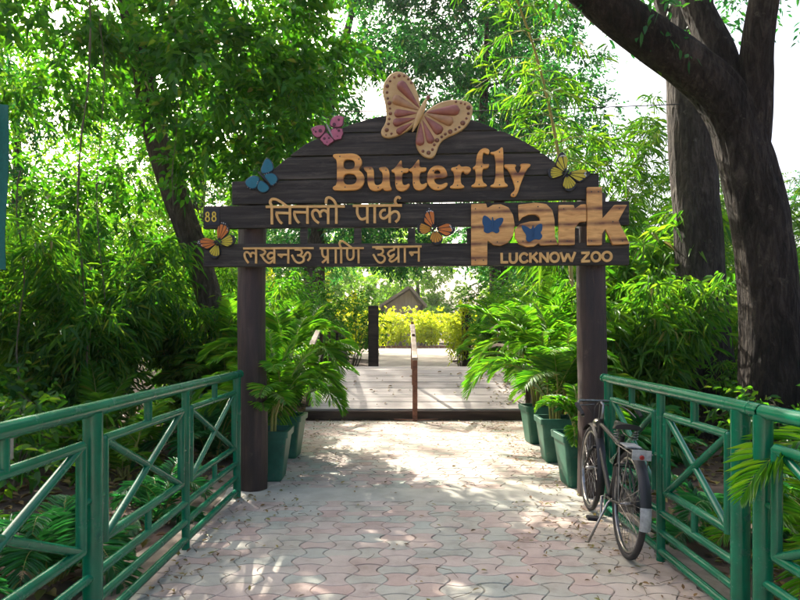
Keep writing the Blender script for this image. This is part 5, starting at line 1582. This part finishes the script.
againb(bR, 'tallest bamboo behind the right log post and sign end', 3.4, 10.4, 2.1, 1.55)
againb(bR, 'tall bamboo right of the forked tree', 8.6, 10.8, .9, 1.4)
bW = bamboo('weeping_bamboo', 'loose weeping bamboo against the white sky right of the sign', 'bamboo', (4.2, 13.0, -.05), 16, 7.0, 1.3, 37, 'leaf_bamboo', .22, .026, .55, .34, 'weeping bamboos', low=.45)
againb(bW, 'weeping bamboo against the sky between the two right trunks', 7.0, 14.5, 2.2, .92)
againb(bW, 'weeping bamboo against the sky right of the forked tree', 10.5, 14.0, 4.0, .85)
# one tall cane arching up right of the arch, with sprays of long leaves
def tall_cane():
    b = (px(566, 330, 9.0).x, 9.0, -.05)
    t = thing('bamboo_cane', 'single tan bamboo cane rising behind the right end of the arch', 'bamboo', b)
    q = lambda u, v, Y=9.0: P(u, v, Y, b)
    pts = crom([(0, 0, 0), q(572, 300), q(566, 220), q(561, 170), q(553, 125), q(543, 80, 8.9), q(528, 30, 8.7), q(505, -25, 8.4), q(470, -70, 8.0)], 5)
    m = MB(); m.tube(pts, [.036 - .026 * i / (len(pts) - 1) for i in range(len(pts))], 10, cap=False)
    for i in range(6, len(pts), 3):
        p = Vector(pts[i]); d = (Vector(pts[min(i + 1, len(pts) - 1)]) - Vector(pts[i - 1])).normalized()
        r = .040 - .026 * i / (len(pts) - 1); m.tube([p - d * .012, p, p + d * .012], [r * .9, r * 1.12, r * .9], 10)
    m.build('culm', M['bamboo'], t)
    lv, sm = Leaves(), MB(); rr = random.Random(4)
    for i in range(14, len(pts)):
        for s in range(3):
            p = Vector(pts[i]); a = rr.uniform(0, 6.28)
            d = Vector((math.cos(a) * 1.0, math.sin(a) * .6, rr.uniform(-.1, .5))).normalized()
            L = rr.uniform(.5, 1.3); tw = [p + d * (L * f) + Vector((0, 0, -.45 * L * f * f)) for f in (0, .25, .5, .75, 1)]
            sm.tube(tw, [.006, .005, .004, .003, .0015], 4, cap=False)
            n = 16
            f = RNG.uniform(.2, 1, n); Pp = np.array([tuple(p + d * (L * x) + Vector((0, 0, -.45 * L * x * x))) for x in f])
            lv.add(Pp, np.array([tuple(d)]) * .6 + RNG.normal(size=(n, 3)) * .55 + np.array([[0, 0, -.3]]), RNG.uniform(.13, .26, n), RNG.uniform(.018, .032, n), droop=.4, fold=.15, flat=.5)
    sm.build('twigs', M['cane'], t); lv.build('foliage', M['leaf_bamboo'], t)
tall_cane()

# palms growing in the ground behind the railings and beside the bridge
G3 = 'feathery palms behind the railings'
pG = areca('ground_palm', 'young palm with drooping fronds just behind the left railing', 'palm', (-2.15, 3.7, -.05), .22, 1.1, 4, 3, .75, seed=41, mat='leaf_fern', group=G3)
againb(pG, 'palm behind the near end of the left railing', -2.35, 2.5, 1.4, 1.05)
againb(pG, 'palm behind the far end of the left railing', -2.0, 5.0, 2.6, .85)
againb(pG, 'palm behind the left log post', -2.3, 7.4, 4.0, 1.6)
againb(pG, 'palm behind the bicycle', 2.35, 4.5, .5, 1.0)
againb(pG, 'low palm further back, right of the railing', 3.3, 4.4, 2.9, 1.2)
againb(pG, 'palm behind the right log post', 2.6, 6.9, 4.9, 1.6)
def reaching_palm():
    t = thing('ground_palm', 'palm with a bright frond reaching through the near right railing', 'palm', (2.42, 2.85, -.02), 0, G3)
    lv, st = Leaves(), MB(); rr = random.Random(6)
    for (x, y, h) in ((0, 0, .92), (.08, .10, .70), (-.05, .06, .5), (.1, -.12, .75)):
        st.tube([(x * .6, y * .6, -.05), (x * .9, y * .9, h * .5), (x, y, h)], [.016, .013, .009], 7, cap=False)
        for k in range(3):
            frond(lv, st, (x, y, h - .03 * k), rr.uniform(0, 6.28), math.radians(rr.uniform(35, 70)), rr.uniform(.6, .85), rr.uniform(.8, 1.5))
    frond(lv, st, (0, 0, .92), math.radians(184), math.radians(32), .98, 1.05, nl=46, w=.022, ll=.27)
    frond(lv, st, (-.05, .06, .5), math.radians(200), math.radians(30), .75, 1.2, nl=40, w=.02)
    st.build('stems', M['cane'], t); lv.build('foliage', M['leaf_palm'], t)
reaching_palm()
pU = areca('ground_palm', 'upright bright palm between the leafy shrubs and the near left railing', 'palm', (-3.0, 3.5, -.05), .35, .8, 4, 3, .95, seed=58, mat='leaf_palm', group=G3)
againb(pU, 'upright bright palm behind the pale sunlit palm', -3.6, 7.2, 2.0, 1.1)
againb(pU, 'upright bright palm at the left edge behind the railing', -2.3, 1.9, 4.1, .9)
againb(pU, 'upright bright palm right of the bicycle, behind the railing', 2.7, 3.7, 5.0, .9)
pY = areca('ground_palm', 'pale sunlit palm left of the left log post', 'palm', (-2.95, 6.4, -.05), .45, 1.1, 4, 3, .75, seed=44, mat='leaf_bamboo', group=G3)
pB = areca('tall_palm', 'tall feathery palm behind the right planters', 'palm', (2.75, 9.4, -.05), 1.55, .85, 9, 4, 1.45, seed=45, group='tall feathery palms beside the bridge')
againb(pB, 'tall feathery palm right of the bridge', 3.15, 11.8, 2.0, 1.0)
againb(pB, 'feathery palm by the right far post', 2.75, 15.2, 3.1, 1.0)
againb(pB, 'tall feathery palm behind the left planters', -2.7, 9.4, 4.2, .85)
againb(pB, 'feathery palm left of the bridge', -2.75, 11.6, 5.1, .92)
againb(pB, 'feathery palm by the left far post', -2.55, 15.6, .8, .95)

G4 = 'leafy shrubs beside the bridge'
sA = shrub('leafy_shrub', 'bright leafy shrub over the left far post', 'shrub', (-3.5, 17.6, .3), 1.5, 3.3, 420, 61, 'leaf_broad', .14, .065, G4, 9)
againb(sA, 'leafy shrub left of the bridge', -4.4, 13.8, 1.2, 1.0)
againb(sA, 'leafy shrub behind the palms left of the bridge', -3.8, 11.0, 2.6, .8)
againb(sA, 'leafy shrub right of the far post', 4.3, 18.0, 3.1, 1.0)
againb(sA, 'leafy shrub right of the bridge', 4.6, 13.8, 4.2, .9)
againb(sA, 'leafy shrub at the right beyond the trunks', 8.4, 13.4, 5.0, 1.05)
againb(sA, 'leafy shrub at the left beyond the thicket', -8.8, 14.8, .4, 1.1)
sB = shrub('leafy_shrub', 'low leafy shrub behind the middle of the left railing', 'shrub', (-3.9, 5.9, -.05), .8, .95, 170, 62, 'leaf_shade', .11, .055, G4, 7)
againb(sB, 'low leafy shrub behind the left railing, farther from it', -5.0, 6.6, 1.3, 1.2)
againb(sB, 'low leafy shrub at the left edge', -6.4, 5.8, 2.4, 1.2)
againb(sB, 'low leafy shrub beyond the right railing', 4.3, 6.6, 3.3, 1.0)
againb(sB, 'low leafy shrub right of the forked tree', 6.2, 7.4, 4.3, 1.2)

# the lime hedge, bush by bush, at the far end of the path
G5 = 'lime yellow bushes in the far hedge'
hB = shrub('lime_bush', 'leftmost lime yellow bush of the far hedge', 'bush', (-6.4, 48.5, .45), 1.9, 3.0, 520, 71, 'leaf_lime', .20, .11, G5, 9, 6)
for i, lb in enumerate(['lime bush just right of the left far post', 'lime bush left of the centre rail', 'lime bush behind the centre rail', 'lime bush right of the centre rail', 'lime bush left of the right far post', 'lime bush behind the right far post', 'rightmost lime bush of the far hedge']):
    c = againb(hB, lb, -4.2 + i * 2.1, 48.6 + .4 * math.sin(i * 2), i * 1.3, 1.0 + .08 * math.sin(i * 3.1)); c.location.z = .42
hC = shrub('lime_creeper', 'lime green creeper covering the right far post', 'creeper', (px(461, 350, 17.8).x, 17.75, .45), .22, 1.75, 190, 72, 'leaf_lime', .09, .055, None, 7, 6)
hD = shrub('flowering_bush', 'yellow green bush left of the pale path beyond the far post', 'bush', (-2.5, 26, .42), 1.1, 2.9, 420, 73, 'leaf_lime', .14, .07, 'bright bushes past the bridge', 8, 6)
for X, Y, rz, sc_, lb in [(-1.55, 18.5, .3, .72, 'leafy shrub against the left far post'), (-2.3, 16.2, 1.4, .66, 'leafy shrub at the left end of the bridge'), (-3.2, 19.6, 2.2, .95, 'taller leafy shrub behind the left far post'), (-2.6, 13.2, 3.3, .6, 'leafy shrub by the left bridge rail'),
                          (2.95, 17.6, .8, .66, 'leafy shrub against the right far post'), (3.1, 15.6, 1.9, .7, 'leafy shrub at the right end of the bridge'), (3.6, 20.2, 2.9, .95, 'taller leafy shrub behind the right far post'), (3.0, 12.8, 4.1, .62, 'leafy shrub by the right bridge rail')]:
    againb(sA, lb, X, Y, rz, sc_)
c = againb(hD, 'yellow green bush at the left edge of the pale path, near the hedge', -2.6, 38, 3, .9); c.location.z = .42
c = againb(hD, 'yellow green bush right of the pale path', 4.2, 27.5, 2, .95); c.location.z = .42
c = againb(hD, 'taller bright bush farther left past the bridge', -5.6, 31, 4, 1.5); c.location.z = .42

# a row of background shrubbery keeps the horizon green
for i, (X, Y, s) in enumerate([(-11.5, 18, 1.3), (-15, 15, 1.4), (11, 18, 1.2), (14.5, 14.5, 1.3), (-6.5, 21, 1.3), (6.6, 22, 1.2), (-18, 24, 1.6), (17, 24, 1.6), (-12, 30, 1.6), (12, 30, 1.5), (-8.6, 40, 1.5), (9.5, 40, 1.5), (22, 33, 1.7), (-23, 33, 1.7)]):
    side = 'left' if X < 0 else 'right'
    c = againb(sA, f'background shrub {["near", "far"][Y > 22]} the {side} side of the park', X, Y, i * .9, s, 'background shrubs in the park')

# ------------------------------------------------------------------ hanging creepers, cable, net
def creeper(label, u, v0, v1, Y, seed, leafy=True, r=.010):
    rr = random.Random(seed)
    a, b_ = px(u, v0, Y), px(u + rr.uniform(-6, 6), v1, Y)
    t = thing('hanging_vine', label, 'vine', tuple(b_), 0, 'vines hanging left of the sign')
    n = 16; pts = []
    for i in range(n + 1):
        f = i / n; p = b_.lerp(a, f) - b_
        pts.append((p.x + .05 * math.sin(f * 9 + seed), p.y + .04 * math.sin(f * 7 + 2 * seed), p.z))
    m = MB(); m.tube(pts, r, 6, cap=False)
    m.tube([(x + .016 * math.sin(i * 1.9), y + .016 * math.cos(i * 1.9), z) for i, (x, y, z) in enumerate(pts)], r * .6, 5, cap=False)
    m.build('stem', M['vine_stem'], t)
    if leafy:
        lv = Leaves(); k = 70
        f = RNG.uniform(0, 1, k) * n; i0 = np.minimum(f.astype(int), n - 1); A = np.array(pts); fr = (f - i0)[:, None]
        D = RNG.normal(size=(k, 3)); D[:, 2] -= .6
        lv.add(A[i0] * (1 - fr) + A[i0 + 1] * fr, D, RNG.uniform(.05, .12, k), RNG.uniform(.03, .05, k), droop=.3)
        lv.build('foliage', M['leaf_broad'], t)
creeper('leafy vine hanging left of the leaning trunk, the thickest', 86, -60, 372, 7.4, 1)
creeper('thin bare vine next to the thickest hanging vine', 97, -60, 300, 7.8, 2, False, .005)
creeper('thin vine hanging beside the green net', 22, 170, 380, 7.0, 3, False, .007)
creeper('thin vine in front of the leaning trunk', 178, -60, 210, 8.0, 4, False, .004)

def cable():
    a, b_ = px(150, 106, 9.4), px(684, 104, 9.0)
    m = MB(); m.tube([tuple(a.lerp(b_, i / 20) + Vector((0, 0, -.10 * math.sin(math.pi * i / 20)))) for i in range(21)], .008, 6)
    tag(m.build('overhead_cable', paint('cable_black', (0.02, 0.02, 0.02))), 'thin black cable strung between the trees behind the arch', 'cable')
cable()

def shade_net():
    t = thing('shade_net', 'strip of teal shade netting hanging at the left edge', 'netting', tuple(px(-40, 400, 6.0)))
    o = px(-40, 400, 6.0); m = MB(); N, K = 14, 12; vs = []
    for i in range(N + 1):
        f = i / N
        for k in range(K + 1):
            g = k / K
            edge = 8.0 - 3 * f + (1.5 - 9 * max(0, f - .75)) * math.sin(f * 5)
            u = -95 + (edge + 95) * g
            p = px(u, 105 + 165 * f - 12 * (1 - g), 6.0 + .10 * math.sin(g * 9 + f * 2)) - o
            vs.append(tuple(p))
    fs = [(i * (K + 1) + k, (i + 1) * (K + 1) + k, (i + 1) * (K + 1) + k + 1, i * (K + 1) + k + 1) for i in range(N) for k in range(K)]
    m.add(vs, fs, True); m.add([(x, y + .006, z) for x, y, z in vs], [f[::-1] for f in fs], True)
    m.build('net', rough_mat('net_teal', (0.002, 0.10, 0.075), (0.004, 0.15, 0.115), (30, 30, 30), 0.8, 0.2), t)
    m = MB()
    for u in (-93,):
        a, b_ = px(u, 90, 6.03) - o, px(u, 560, 6.03) - o
        a.y = b_.y = .05
        m.tube([tuple(b_), tuple(a)], .03, 8)
    m.build('pole', M['bamboo'], t)
shade_net()

# ------------------------------------------------------------------ thin sunlit air
def haze():
    m = bpy.data.materials.new('haze'); m.use_nodes = True
    nt = m.node_tree
    nt.nodes.remove(nt.nodes['Principled BSDF'])
    v = nt.nodes.new('ShaderNodeVolumePrincipled')
    v.inputs['Color'].default_value = (0.93, 0.96, 0.92, 1)
    v.inputs['Density'].default_value = 0.00035
    v.inputs['Anisotropy'].default_value = 0.3
    nt.links.new(v.outputs[0], nt.nodes['Material Output'].inputs['Volume'])
    b = MB(); b.box((0, 180, 12.2), (700, 500, 27.0))
    o = b.build('haze', m)
    tag(o, kind='stuff')
haze()
